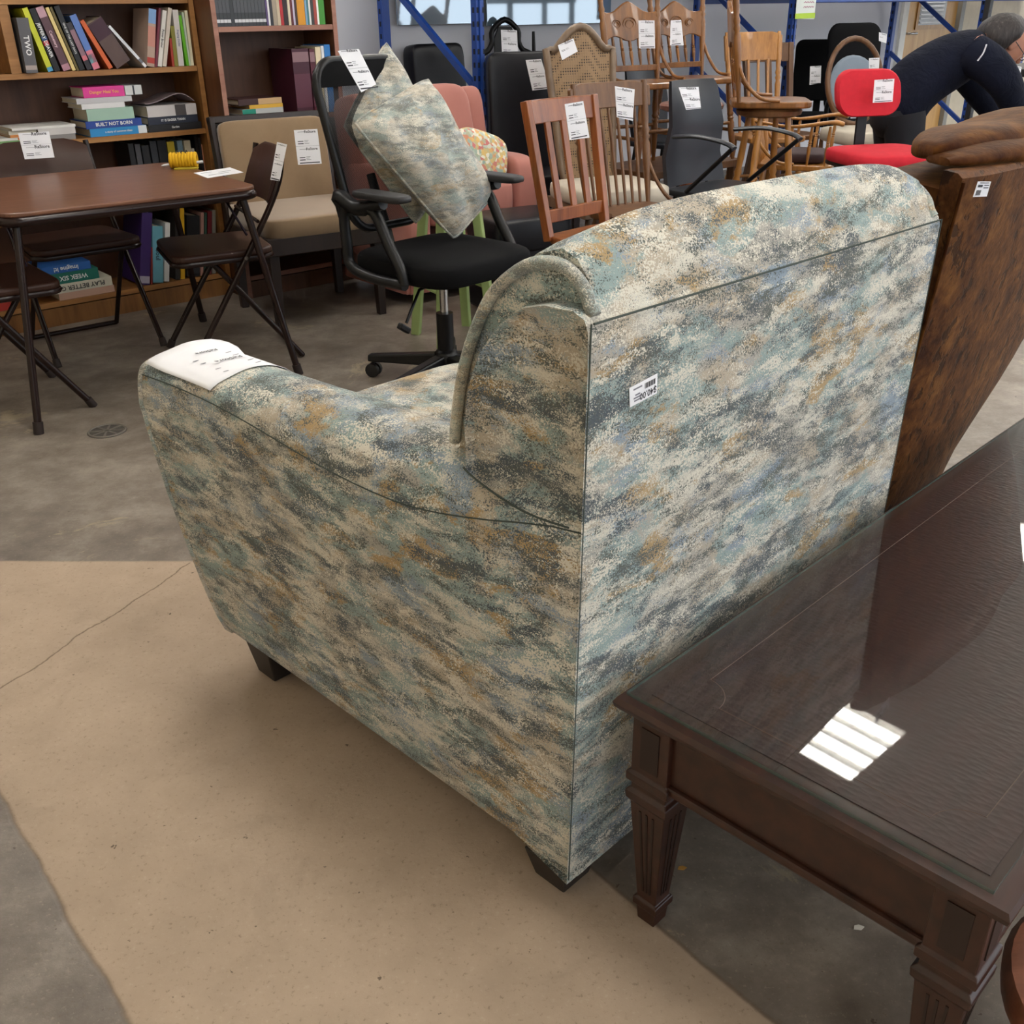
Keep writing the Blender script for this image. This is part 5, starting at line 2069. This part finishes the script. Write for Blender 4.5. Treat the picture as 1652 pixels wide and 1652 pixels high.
parsons('leather_chair', 'high-backed black leather dining chair beside the cane chair', (0.145, 5.69, 0), R(16), 1.05, 0.42, 0.40)
parsons('leather_chair', 'wide black leather chair inside the end of the rack', rw(0.33, 0.32), FACE, 1.07, 0.40, 0.40, thick=0.12)
ot = thing('leather_ottoman', 'low black leather ottoman in front of the leather dining chair', 'ottoman', (0.05, 4.62, 0), R(30))
b = MB()
b.pillow((0, 0, 0.36), (0.40, 0.32, 0.15), 0.2, 28)
b.build('top', BLACK_LEA, ot, smooth=50)
b = MB()
b.box((0, 0, 0.16), (0.38, 0.30, 0.30))
b.build('base', BLACK_LEA, ot, bevel=0.015)

# ornate black chair back seen above the leather chair
orn = thing('scrolled_chair', 'ornate black wooden chair with an arched scrolled back inside the rack', 'chair', rw(0.84, 0.32), FACE - R(25))
orn.scale = (0.9, 0.9, 0.965)
b = MB()
b.tube(spline([(-0.21, 0.24, 0.95), (-0.19, 0.245, 1.02), (-0.13, 0.25, 1.05), (-0.10, 0.25, 1.10), (-0.095, 0.255, 1.17), (0.0, 0.26, 1.235), (0.095, 0.255, 1.17), (0.10, 0.25, 1.10), (0.13, 0.25, 1.05), (0.19, 0.245, 1.02), (0.21, 0.24, 0.95)], 4), 0.019, 8)
b.build('crest', BLACK_PL, orn, smooth=60)
b = MB()
b.prism([(-0.075, 0.50), (0.075, 0.50), (0.085, 1.12), (0.05, 1.19), (-0.05, 1.19), (-0.085, 1.12)], 0.02, lambda u, v, w: V((u, 0.18 + 0.11 * (v - 0.5) + w, v)))
b.build('back_splat', BLACK_PL, orn, bevel=0.004)
for s in (-1, 1):
    b = MB()
    turned(b, V((s * 0.205, 0.17, 0.44)), V((s * 0.21, 0.245, 1.16)), 0.017)
    b.build('back_post', BLACK_PL, orn, smooth=60)
b = MB()
b.pillow((0, -0.02, 0.455), (0.48, 0.45, 0.06), 0.3, 24)
b.build('seat', BLACK_LEA, orn, smooth=60)
for x in (-0.19, 0.19):
    for y in (-0.19, 0.18):
        b = MB()
        turned(b, V((x, y, 0)), V((x, y, 0.43)), 0.02)
        b.build('leg', BLACK_PL, orn, smooth=50)
# floral cushion on the pink armchair
t = NT('floral_print')
vr = t.new('ShaderNodeTexVoronoi')
t.link(t.coord((60, 60, 60)), vr.inputs['Vector'])
vr.inputs['Scale'].default_value = 1.0
FLORAL = t.done(t.mix(0.8, srgb('#e8e0cc'), t.ramp(vr.outputs['Color'], [(0.2, srgb('#c94a52')), (0.4, srgb('#e3b84a')), (0.6, srgb('#7fa39a')), (0.8, srgb('#ece6d6'))])), 0.8)
b = MB()
b.pillow((0, 0, 0), (0.30, 0.10, 0.22), 0.55, 24, Matrix.Rotation(R(-22), 3, 'X') @ Matrix.Rotation(R(20), 3, 'Y'))
o = b.build('floral_cushion', FLORAL, None, smooth=80)
o.location, o.rotation_euler = (-0.13, 5.08, 0.625), (0, 0, R(40))
tag(o, 'floral print cushion leaning in the pink armchair', 'cushion')
# ------------------------------------------------------------------ brown velvet chair (armchair frame coordinates)
def chw(p):
    return CH_O + Matrix.Rotation(CH_A, 3, 'Z') @ V(p)


velvet = thing('velvet_chair', 'brown crushed velvet barrel chair with a raked tapering back', 'armchair', CH_O, CH_A)
VK = 0.18


def rear_y(z):
    return -0.030 + VK * (1.0 - z)


def interp(tab, z):
    for (a, p), (b_, q) in zip(tab, tab[1:]):
        if a <= z <= b_:
            return lerp(p, q, (z - a) / (b_ - a))
    return tab[0][1] if z < tab[0][0] else tab[-1][1]


XL = [(0.20, 1.13), (0.35, 1.085), (0.66, 1.025), (0.78, 1.0), (0.88, 0.975), (1.0, 0.945), (1.1, 0.945)]
XR = [(0.20, 1.47), (0.30, 1.50), (0.47, 1.66), (0.70, 1.78), (1.0, 1.86), (1.1, 1.86)]
# rear panel
b = MB()
rings = []
for k in range(19):
    z = 0.20 + 0.785 * min(k, 16) / 16 + (0, 0.008, 0.011)[max(0, k - 16)]
    xl, xr = interp(XL, z), interp(XR, z)
    y = rear_y(z) + (0, 0.010, 0.030)[max(0, k - 16)]
    g = []
    for j in range(15):
        s = j / 14
        g.append(V((lerp(xl, xr, s), y - 0.034 * max(0.0, math.sin(math.pi * s)) ** 0.45, z)))
    for j in range(15):
        s = 1 - j / 14
        g.append(V((lerp(xl, xr, s), rear_y(z) + 0.036, z)))
    rings.append(g)
b.loft(rings)
b.build('rear_panel', VELVET, velvet, smooth=50)
# back core and sides
b = MB()
rings = []
for k in range(14):
    z = 0.20 + 0.76 * k / 13
    xl, xr = interp(XL, z) + 0.004, interp(XR, z) - 0.004
    y = rear_y(z) + 0.015
    dpt = 0.20 + 0.06 * (1 - z)
    g = [V((xl, y, z)), V((xl + 0.30 * dpt, y + dpt * 0.5, z)), V((xl + 0.62 * dpt, y + dpt * 0.9, z)), V((xl + 0.85 * dpt, y + dpt, z)), V((xr - 0.10, y + dpt, z)), V((xr - 0.04, y + dpt * 0.9, z)), V((xr - 0.01, y + dpt * 0.5, z)), V((xr, y, z))]
    rings.append(list(reversed(g)))
b.loft(rings)
b.build('back', VELVET2, velvet, smooth=50)
# piped pillow top: two soft rolls that overhang the back
for nm, zc_, yc_, hz, hy, x0_, x1_ in (('pillow_top', 1.004, 0.040, 0.026, 0.108, 0.945, 1.865), ('headrest_roll', 1.016, 0.085, 0.036, 0.105, 0.945, 1.860)):
    b = MB()
    N = 30
    rings = []
    for k in range(N + 1):
        s = k / N
        x = lerp(x0_, x1_, s)
        e = max(0.03, math.sin(math.pi * min(max(s, 0.002), 0.998))) ** 0.36
        g = []
        for j in range(20):
            a = 2 * math.pi * j / 20
            ca, sa = math.copysign(abs(math.cos(a)) ** 0.7, math.cos(a)), math.copysign(abs(math.sin(a)) ** 0.7, math.sin(a))
            wr = 0.005 * math.sin(9 * s + a) + 0.003 * math.sin(17 * s - a)
            yy = yc_ + (hy + wr) * ca * e
            g.append(V((x + 0.75 * (yy + 0.03) * (1 - s) ** 2, yy, zc_ + (hz + wr) * sa * e + 0.008 * s - 0.10 * max(0.0, yy - 0.05))))
        rings.append(g)
    b.loft(rings)
    pt = b.build(nm, VELVET2, velvet, smooth=80)
b = MB()
b.tube([V((interp(XL, z) - 0.002, rear_y(z) - 0.004, z)) for z in [0.22 + 0.76 * k / 16 for k in range(17)]], 0.0035, 6)
b.build('edge_seam', VELVET2, velvet, smooth=80)
# seat, arms and plinth hidden behind the back
b = MB()
b.pillow((1.38, 0.58, 0.38), (0.60, 0.52, 0.20), 0.3, 24)
b.build('seat_cushion', VELVET2, velvet, smooth=80)
for x in (1.06, 1.74):
    b = MB()
    b.pillow((x, 0.52, 0.40), (0.14, 0.60, 0.40), 0.4, 24)
    b.build('arm', VELVET2, velvet, smooth=80)
b = MB()
b.box((1.36, 0.44, 0.125), (0.48, 0.62, 0.25), taper=(0.86, 0.9))
b.build('plinth', VELVET, velvet, bevel=0.02)

n_v = Matrix.Rotation(CH_A, 3, 'Z') @ V((0, 1, VK))
p_v = chw((0, rear_y(0.96) - 0.0365, 0.96))
cs = [on_plane(px, py, p_v, n_v) for px, py in ((1578, 293), (1599, 293), (1592, 317), (1570, 318))]
o, ex_, ey_, n, w, h = flat_card('price_sticker', 'white barcode sticker on the back of the brown velvet chair', 'price tag', cs)
m_ = MB()
for (u0, u1, v, t_) in ((-0.42, -0.08, 0.22, 0.16), (0.02, 0.4, 0.26, 0.06), (0.02, 0.4, 0.10, 0.06), (-0.35, 0.35, 0.42, 0.05)):
    q = [ex_ * (w * u) + ey_ * (h * v + s * h * t_ / 2) + n * 0.0006 for u, s in ((u0, -1), (u1, -1), (u1, 1), (u0, 1))]
    m_._add(q, [(0, 1, 2, 3)])
for k in range(6):
    u0 = -0.42 + 0.06 * k
    q = [ex_ * (w * u) + ey_ * (h * (-0.22 + s * 0.17)) + n * 0.0006 for u, s in ((u0, -1), (u0 + 0.03, -1), (u0 + 0.03, 1), (u0, 1))]
    m_._add(q, [(0, 1, 2, 3)])
m_.build('printed_code', INK, o)

# ------------------------------------------------------------------ person bending over a shelf
PY_ = 5.88
SKIN = plain('#a8735c', 0.55, var=0.06)
NAVY = NT('navy_cloth')
t = NAVY
t.bump(t.noise(t.coord((14, 6, 14)), 1.0, 4, 0.6, 0.8), 0.5, 0.03)
NAVY = t.done(t.mix(t.noise(t.coord(), 8, 4), srgb('#0a0d18'), srgb('#12172a')), 0.9, Specular_IOR_Level=0.2)
TROUS = plain('#15161d', 0.85)
person = thing('person', 'person in a navy jacket and glasses bending over behind the red chair', 'person', (2.15, PY_, 0))


def skin_mesh(name, verts, edges, radii, mat, root_i, parent, sub=2):
    me = bpy.data.meshes.new(name)
    me.from_pydata([V(v) for v in verts], edges, [])
    o = bpy.data.objects.new(name, me)
    COL.objects.link(o)
    o.parent = parent
    sk = o.modifiers.new('skin', 'SKIN')
    sk.use_smooth_shade = True
    lay = me.skin_vertices[0].data
    for i, r_ in enumerate(radii):
        lay[i].radius = r_ if isinstance(r_, tuple) else (r_, r_)
        lay[i].use_root = (i == root_i)
    ss = o.modifiers.new('subd', 'SUBSURF')
    ss.levels = ss.render_levels = sub
    me.materials.append(mat)
    return o


# person-local: x towards the shelf, z up (root at x 2.15)
ver = [(0.02, 0, 0.86), (0.16, 0, 0.96), (0.29, 0, 1.03), (0.37, 0, 1.06), (0.43, 0, 1.055), (0.51, 0, 1.075), (0.545, 0, 1.03)]
edg = [(0, 1), (1, 2), (2, 3), (3, 4), (4, 5), (5, 6)]
rad = [(0.07, 0.08), (0.09, 0.10), (0.12, 0.16), 0.09, 0.055, 0.085, 0.065]
for s in (-1, 1):
    i0 = len(ver)
    ver += [(0.34, s * 0.17, 1.02), (0.47, s * 0.20, 0.86), (0.56, s * 0.15, 0.72), (0.59, s * 0.13, 0.665), (0.61, s * 0.13, 0.62)]
    edg += [(2, i0), (i0, i0 + 1), (i0 + 1, i0 + 2), (i0 + 2, i0 + 3), (i0 + 3, i0 + 4)]
    rad += [0.06, 0.045, 0.032, 0.028, 0.030]
    h0 = i0 + 4
    for f in range(5):
        a = (-0.034 + 0.017 * f)
        if f == 4:
            ver += [(0.625, s * 0.13 - s * 0.045, 0.62), (0.645, s * 0.13 - s * 0.055, 0.59)]
        else:
            ln_ = (0.055, 0.066, 0.070, 0.062)[f]
            ver += [(0.625, s * 0.13 + a, 0.585), (0.645, s * 0.13 + a, 0.585 - ln_)]
        edg += [(h0, len(ver) - 2), (len(ver) - 2, len(ver) - 1)]
        rad += [0.009, 0.007]
    j0 = len(ver)
    ver += [(0.01, s * 0.08, 0.80), (0.04, s * 0.11, 0.46), (-0.03, s * 0.11, 0.09), (0.09, s * 0.12, 0.035)]
    edg += [(0, j0), (j0, j0 + 1), (j0 + 1, j0 + 2), (j0 + 2, j0 + 3)]
    rad += [0.06, 0.05, 0.038, 0.035]
body = skin_mesh('body', ver, edg, rad, SKIN, 0, person)
# jacket: torso and sleeves follow the bent back
def ellipse_tube(b, pts, n=20):
    """pts: (x, y, z, radius in the bending plane, sideways radius)"""
    cs_ = [V(p[:3]) for p in pts]
    rings = []
    for i, p in enumerate(pts):
        tg = (cs_[min(i + 1, len(pts) - 1)] - cs_[max(i - 1, 0)]).normalized()
        sd = V((0, 1, 0))
        nv = tg.cross(sd).normalized()
        rings.append([cs_[i] + nv * (p[3] * math.cos(a)) + sd * (p[4] * math.sin(a)) for a in [2 * math.pi * k / n for k in range(n)]])
    b.loft(rings)


b = MB()
ellipse_tube(b, [(-0.02, 0, 0.66, 0.13, 0.17), (-0.005, 0, 0.73, 0.150, 0.19), (0.02, 0, 0.80, 0.155, 0.195), (0.075, 0, 0.865, 0.155, 0.19), (0.15, 0, 0.92, 0.15, 0.185), (0.23, 0, 0.965, 0.145, 0.19), (0.30, 0, 1.0, 0.13, 0.195), (0.36, 0, 1.035, 0.105, 0.15), (0.42, 0, 1.06, 0.07, 0.085)])
jk = b.build('jacket', NAVY, person, smooth=80, subsurf=1)
for s in (-1, 1):
    b = MB()
    b.tube(spline([(0.29, s * 0.13, 1.01), (0.37, s * 0.205, 0.955), (0.46, s * 0.225, 0.865), (0.545, s * 0.185, 0.755), (0.59, s * 0.145, 0.685)], 4), [0.10, 0.102, 0.10, 0.098, 0.096, 0.093, 0.090, 0.086, 0.082, 0.078, 0.074, 0.070, 0.066, 0.062, 0.058, 0.054, 0.05], 14)
    b.build('sleeve', NAVY, jk, smooth=80)
b = MB()
ellipse_tube(b, [(-0.01, 0, 0.80, 0.10, 0.14), (-0.01, 0, 0.74, 0.14, 0.18), (-0.005, 0, 0.66, 0.13, 0.175), (0.0, 0, 0.60, 0.09, 0.12)])
for s in (-1, 1):
    b.tube(spline([(0.0, s * 0.085, 0.72), (0.03, s * 0.10, 0.46), (-0.03, s * 0.11, 0.06)], 4), [0.115, 0.112, 0.105, 0.098, 0.092, 0.085, 0.08, 0.074, 0.07], 14)
b.build('trousers', TROUS, person, smooth=80)
for s in (-1, 1):
    b = MB()
    b.pillow((0.035, s * 0.12, 0.045), (0.27, 0.095, 0.09), 0.5, 18)
    b.build('shoe', plain('#1c1a1a', 0.5), person, smooth=80)
# hair: a rounded cap over crown and nape
HAIR = NT('brown_grey_hair')
t = HAIR
HAIR = t.done(t.ramp(t.noise(t.coord((70, 70, 12)), 1.0, 4, 0.6), [(0.35, srgb('#15100f')), (0.6, srgb('#2e2626')), (0.8, srgb('#5a5050'))]), 0.6)
t.bump(t.noise(t.coord((70, 70, 12)), 1.0, 3), 0.6, 0.01)
b = MB()
N_ = 20
rings = []
for i in range(11):
    ph = -math.pi / 2 + math.pi * i / 10
    g = []
    for j in range(N_):
        th = 2 * math.pi * j / N_
        d = V((math.cos(ph) * math.cos(th), math.cos(ph) * math.sin(th), math.sin(ph)))
        rr = 1.0 + 0.06 * math.sin(5 * th + 3 * ph) * math.cos(ph)
        k_ = d.dot(V((0.72, 0, -0.69)))           # the face side
        if k_ > 0.25:
            rr *= 1 - 0.42 * min(1, (k_ - 0.25) / 0.35)
        g.append(V((0.490 + d.x * 0.135 * rr, d.y * 0.118 * rr, 1.085 + d.z * 0.118 * rr)))
    rings.append(g)
b.loft(rings)
b.build('hair', HAIR, person, smooth=80)
b = MB()
b.pillow((0.435, 0, 1.055), (0.10, 0.15, 0.13), 0.9, 16)
b.build('collar', NAVY, person, smooth=80)
# face, ears, glasses: the face looks down along (0.72, -0.69)
b = MB()
fd = V((0.72, 0, -0.69))
fu = V((0.69, 0, 0.72))
fc = V((0.525, 0, 1.055))
b.pillow(fc + fd * 0.035, (0.14, 0.145, 0.19), 0.85, 20, Matrix((fd, V((0, 1, 0)), fu)).transposed())
hd = b.build('face', SKIN, person, smooth=80)
b = MB()
b.lathe([(0.002, 0.0), (0.012, 0.006), (0.013, 0.018), (0.006, 0.048)], fc + fd * 0.122 - fu * 0.022, 10, fc + fd * 0.112 + fu * 0.03)
b.build('nose', SKIN, hd, smooth=80)
for s in (-1, 1):
    b = MB()
    b.pillow(fc + fd * 0.005 + V((0, s * 0.077, 0)) - fu * 0.005, (0.035, 0.016, 0.055), 0.8, 12, Matrix((fd, V((0, 1, 0)), fu)).transposed())
    b.build('ear', SKIN, hd, smooth=80)
    b = MB()
    b.pillow(fc + fd * 0.096 + V((0, s * 0.03, 0)) + fu * 0.016, (0.012, 0.026, 0.012), 0.9, 10, Matrix((fd, V((0, 1, 0)), fu)).transposed())
    b.build('eye', plain('#1a1512', 0.3), hd, smooth=80)
b = MB()
b.pillow(fc + fd * 0.098 - fu * 0.052, (0.012, 0.045, 0.012), 0.8, 10, Matrix((fd, V((0, 1, 0)), fu)).transposed())
b.build('mouth', plain('#8a4d45', 0.5), hd, smooth=80)
b = MB()
for s in (-1, 1):
    c = fc + fd * 0.116 + V((0, s * 0.034, 0)) + fu * 0.014
    b.tube([c + V((0, 0.026 * math.cos(a), 0)) + fu * (0.018 * math.sin(a)) for a in [2 * math.pi * k / 16 for k in range(16)]], 0.0022, 5, closed=True)
    b.tube([c + V((0, s * 0.026, 0)), fc + fd * 0.06 + V((0, s * 0.080, 0)) + fu * 0.012, fc + fd * 0.0 + V((0, s * 0.084, 0)) + fu * 0.014], 0.0022, 5)
b.tube([fc + fd * 0.118 + V((0, -0.009, 0)) + fu * 0.016, fc + fd * 0.118 + V((0, 0.009, 0)) + fu * 0.016], 0.002, 5)
b.build('glasses', plain('#17171a', 0.3), person)
b = MB()
b.tube(spline([(0.30, -0.272, 1.06), (0.285, -0.285, 1.02), (0.262, -0.287, 0.985)], 4), 0.004, 5)
b.build('reflective_stripe', plain('#c9c9cf', 0.3), person)

# ------------------------------------------------------------------ black steel shelving and low cabinet
bs = thing('black_shelving', 'black slotted steel shelving unit beyond the person', 'shelving', (3.42, 7.05, 0), ROOM)
BST = plain('#141416', 0.45)
for x in (-0.40, 0.40):
    for y in (-0.19, 0.19):
        b = MB()
        b.box((x, y, 0.95), (0.045, 0.035, 1.9))
        po = b.build('post', BST, bs, bevel=0.003)
        h = MB()
        for j in range(24):
            h.box((x - 0.0, y - 0.0182, 0.08 + j * 0.075), (0.012, 0.002, 0.022))
        h.build('slot_holes', plain('#55555a', 0.6), po)['kind'] = 'stuff'
for z in (0.18, 0.86, 1.32, 1.86):
    b = MB()
    b.box((0, 0, z), (0.86, 0.44, 0.045))
    b.build('shelf', BST, bs, bevel=0.003)
b = MB()
b.bar((-0.40, -0.19, 0.84), (0.0, -0.19, 0.20), 0.02, 0.03)
b.build('brace', BST, bs)
cb = thing('low_cabinet', 'low brown wooden cabinet with a white top beside the person', 'cabinet', (3.24, 6.20, 0), R(30))
b = MB()
b.box((0, 0, 0.33), (0.52, 0.40, 0.64))
b.build('body', BROWNW, cb, bevel=0.005)
b = MB()
b.box((0, 0, 0.662), (0.56, 0.44, 0.022))
b.build('top', plain('#d9d6cf', 0.5), cb, bevel=0.004)
for x in (-0.13, 0.13):
    b = MB()
    b.box((x, -0.206, 0.36), (0.24, 0.014, 0.52))
    dr = b.build('door', BROWNW, cb, bevel=0.004)
    b = MB()
    b.lathe([(0.004, 0), (0.005, 0.012), (0.011, 0.018), (0.008, 0.024)], (x * 0.25, -0.213, 0.42), 10, (x * 0.25, -1, 0.42))
    b.build('knob', CHROME, dr, smooth=60)

# round wooden stool whose rim shows at the corner of the coffee table
p = on_z(1634, 1600, 0.24)
c0_ = p + V((0.165, -0.02, 0))
ws = thing('wooden_stool', 'low round reddish wooden stool at the corner of the coffee table', 'stool', (c0_.x, c0_.y, 0))
RW = wood('rosewood_top', '#5d3726', '#875640', 0.35, (5, 20, 20))
b = MB()
b.lathe([(0.145, 0.195), (0.165, 0.20), (0.168, 0.225), (0.16, 0.238), (0.142, 0.24)], n=40)
tp = b.build('seat', RW, ws, smooth=40)
b = MB()
b.tube([V((0.138 * math.cos(a), 0.138 * math.sin(a), 0.240)) for a in [2 * math.pi * k / 40 for k in range(40)]], 0.0016, 5, closed=True)
b.build('groove', plain('#2b1710', 0.6), tp)
for k in range(3):
    a = R(20 + 120 * k)
    d = V((math.cos(a), math.sin(a), 0))
    b = MB()
    turned(b, d * 0.13, d * 0.095 + V((0, 0, 0.198)), 0.018)
    b.build('leg', RW, ws, smooth=50)
# ------------------------------------------------------------------ price tags, papers and floor bits
def at_y(px, py, yy):
    d = ray(px, py)
    return V((0, 0, CAM_H)) + d * (yy / d.y)


def hang(label, pxs, yy, n=(0.3, -0.95, 0.1), **kw):
    cx, cy = sum(p[0] for p in pxs) / 4, sum(p[1] for p in pxs) / 4
    return px_tag(label, pxs, at_y(cx, cy, yy), n, **kw)


hang('white price tag taped to the folding chair by the oak bookcase', ((29, 215), (79, 212), (88, 254), (40, 257)), 4.20, (0.62, -0.78, 0.2), bar=False)
hang('narrow price tag on the folding chair that backs onto the suede chair', ((447, 229), (463, 233), (451, 292), (436, 290)), 3.82, (-0.45, -0.88, 0.15))
hang('white price tag taped to the tan suede chair', ((474, 210), (512, 208), (519, 264), (481, 266)), 4.70, (0.37, -0.92, 0.15))
hang('long price tag draped over the mesh-back office chair', ((545, 82), (579, 79), (607, 136), (583, 149)), 3.66, (0.72, -0.66, 0.2))
hang('white price tag on the black leather dining chair', ((848, 97), (873, 95), (888, 143), (859, 146)), 5.55, (0.45, -0.88, 0.1))
hang('grey-white price tag on the ornate black chair', ((808, 48), (834, 49), (836, 88), (810, 89)), 6.55, (0.3, -0.95, 0.1))
hang('square price tag tilted on the cane-back chair', ((900, 73), (925, 62), (932, 83), (907, 97)), 5.20, (0.37, -0.92, 0.15), two=False, bar=False)
hang('price tag on the cherry slat-back chair', ((911, 168), (941, 163), (951, 222), (919, 226)), 3.96, (0.5, -0.86, 0.15))
hang('price tag on the brown spindle-back chair', ((992, 139), (1024, 144), (1021, 195), (995, 189)), 4.50, (0.4, -0.9, 0.1))
hang('price tag on the press-back chair nearest the cane chair', ((1030, 33), (1056, 33), (1057, 78), (1031, 78)), 5.98, (0.5, -0.86, 0.1))
hang('folded price tag on the press-back chair towards the stool', ((1082, 33), (1099, 32), (1103, 73), (1081, 73)), 6.30, (0.5, -0.86, 0.1))
hang('curved price tag over the black plastic armchair', ((1095, 141), (1127, 140), (1131, 175), (1107, 177)), 5.08, (0.6, -0.78, 0.2))
hang('price tag on the dark slat-back chair', ((1307, 107), (1325, 106), (1324, 134), (1306, 137)), 7.36, (0.35, -0.92, 0.1))
hang('price tag on the red task chair', ((1411, 129), (1443, 127), (1440, 164), (1408, 166)), 5.30, (0.2, -0.97, 0.1))
hang('long price tag on the grey oval-back chair', ((1402, 94), (1419, 93), (1417, 129), (1402, 129)), 7.08, (0.2, -0.97, 0.1))
hang('small price tag on the tall black office chair', ((1418, 52), (1431, 55), (1430, 70), (1418, 66)), 7.95, (0.3, -0.95, 0.1), two=False, bar=False)
hang('pale blue tag on the edge of the black shelving', ((1637, 106), (1648, 108), (1645, 128), (1633, 126)), 6.45, (0.5, -0.86, 0.1), two=False, bar=False)

# sale card on the rack beam
pp0 = rw(BAY, RACK_D + 0.10 + 0.055)
crn = [on_plane(x, y, pp0, WB) for x, y in ((1288, -34), (1321, -34), (1313, 31), (1283, 30))]
o, ex_, ey_, n, w, h = flat_card('sale_card', 'hand-written sale card with a lime green foot hung on the rack', 'sign', crn, mat=plain('#dfe6e0', 0.6, var=0.04))
m_ = MB()
m_._add([ex_ * (w * u) + ey_ * (h * v) + n * 0.0007 for u, v in ((-0.5, -0.5), (0.48, -0.5), (0.49, -0.36), (-0.5, -0.36))], [(0, 1, 2, 3)])
m_.build('green_band', plain('#b5d63a', 0.6), o)
m_ = MB()
for r_ in range(6):
    pts = [ex_ * (w * (-0.12 + 0.5 * k / 14)) + ey_ * (h * (0.4 - 0.12 * r_ + 0.018 * math.sin(k * 1.9 + r_))) + n * 0.001 for k in range(15)]
    m_.tube(pts, 0.0022, 4)
m_.build('handwriting', plain('#c9799a', 0.6), o)

# price sheet lying over the front of the armchair's arm
g = []
for k in range(9):
    tt = lerp(0.80, 0.985, k / 8)
    rg = arm_ring(tt, False)
    row = []
    for i in range(17, 31):
        p = rg[i]
        q = rg[i + 1] - rg[i - 1]
        nn = V((-q.z, 0, q.x)).normalized()
        if nn.z < 0:
            nn = -nn
        row.append(chw(sheared(p + nn * (0.003 + (0.012 * ((k - 6.5) / 1.5) if k > 6.5 else 0)))))
    g.append(row)
b = MB()
b.loft(g, cap=False, closed=False)
o = b.build('price_sheet', PAPER, None, smooth=60)
tag(o, 'white printed price sheet lying over the front of the patterned armchair arm', 'paper')
sm_ = o.modifiers.new('thickness', 'SOLIDIFY')
sm_.thickness = 0.0006
c1 = g[3][6]
for k, txt, sz, dv in ((3, 'ReStore', 0.016, 0), (6, 'ReStore', 0.013, 0)):
    p0, px_, py_ = g[k][7], (g[k][8] - g[k][6]).normalized(), (g[k + 1][7] - g[k - 1][7]).normalized()
    nn = px_.cross(py_).normalized()
    if nn.z < 0:
        nn = -nn
    M = Matrix.Identity(4)
    ax, ay = -py_, nn.cross(-py_)
    ax, ay = px_ * -1, nn.cross(px_ * -1)
    pc_ = p0 + nn * 0.0016
    for i in range(3):
        M[i][0], M[i][1], M[i][2], M[i][3] = ax[i], ay[i], nn[i], pc_[i]
    text_mesh('printed_logo', txt, sz, INK, o, M, bold=True)
m_ = MB()
for k in (1, 2, 4, 5):
    for a_, c_ in ((4, 9), ):
        q = []
        for i, off in ((a_, -0.0015), (c_, -0.0015), (c_, 0.0015), (a_, 0.0015)):
            nn = V((0, 0, 1))
            q.append(g[k][i] + (g[k + 1][i] - g[k][i]).normalized() * off + nn * 0.0022)
        m_._add(q, [(0, 1, 2, 3)])
m_.build('printed_lines', INK_SOFT, o)

# paper slip on the card table
crn = [on_z(x, y, 0.7012) for x, y in ((312, 279), (371, 270), (393, 278), (335, 287))]
o, ex_, ey_, n, w, h = flat_card('paper_slip', 'white printed slip lying beside the yellow crocheted holder', 'paper', crn)
m_ = MB()
for r_, (u0, u1) in enumerate(((-0.4, -0.1), (0.0, 0.35), (-0.35, 0.2))):
    q = [ex_ * (w * u) + ey_ * (h * (0.25 - 0.22 * r_) + s * 0.004) + n * 0.0006 for u, s in ((u0, -1), (u1, -1), (u1, 1), (u0, 1))]
    m_._add(q, [(0, 1, 2, 3)])
m_.build('printed_lines', INK_SOFT, o)

# floor drain
c = on_z(173, 696, 0)
dr = thing('floor_drain', 'round cast iron floor drain cover set in the concrete', 'drain', (c.x, c.y, 0))
IRON = plain('#5a5550', 0.6, metal=0.3)
b = MB()
b.lathe([(0.062, -0.002), (0.064, 0.001), (0.062, 0.0025), (0.0, 0.0025)][:3], n=36)
cv = b.build('cover', IRON, dr, smooth=40)
b = MB()
b.tube([V((0.058 * math.cos(a), 0.058 * math.sin(a), 0.003)) for a in [2 * math.pi * k / 36 for k in range(36)]], 0.003, 6, closed=True)
for k in range(8):
    a = R(45 * k + 10)
    b.bar((0.008 * math.cos(a), 0.008 * math.sin(a), 0.003), (0.054 * math.cos(a), 0.054 * math.sin(a), 0.003), 0.007, 0.003)
b.build('ribs', plain('#7a746c', 0.6, metal=0.3), cv)

# crumbs on the concrete under the coffee table
for lab, px, py, s, hx in (('small white paint chip lying on the floor under the coffee table', 1386, 1497, 0.009, '#dcd6ca'), ('yellow paint flake lying beside the coffee table leg', 1101, 1401, 0.008, '#b8873c')):
    c = on_z(px, py, 0.0)
    b = MB()
    b.prism([(-s, -0.3 * s), (0.2 * s, -0.5 * s), (0.9 * s, 0.1 * s), (0.1 * s, 0.55 * s), (-0.7 * s, 0.4 * s)], 0.0015, lambda u, v, w: V((u, v, w + 0.0002)))
    o = b.build('paint_chip', plain(hx, 0.7), None)
    o.location = c
    tag(o, lab, 'debris')
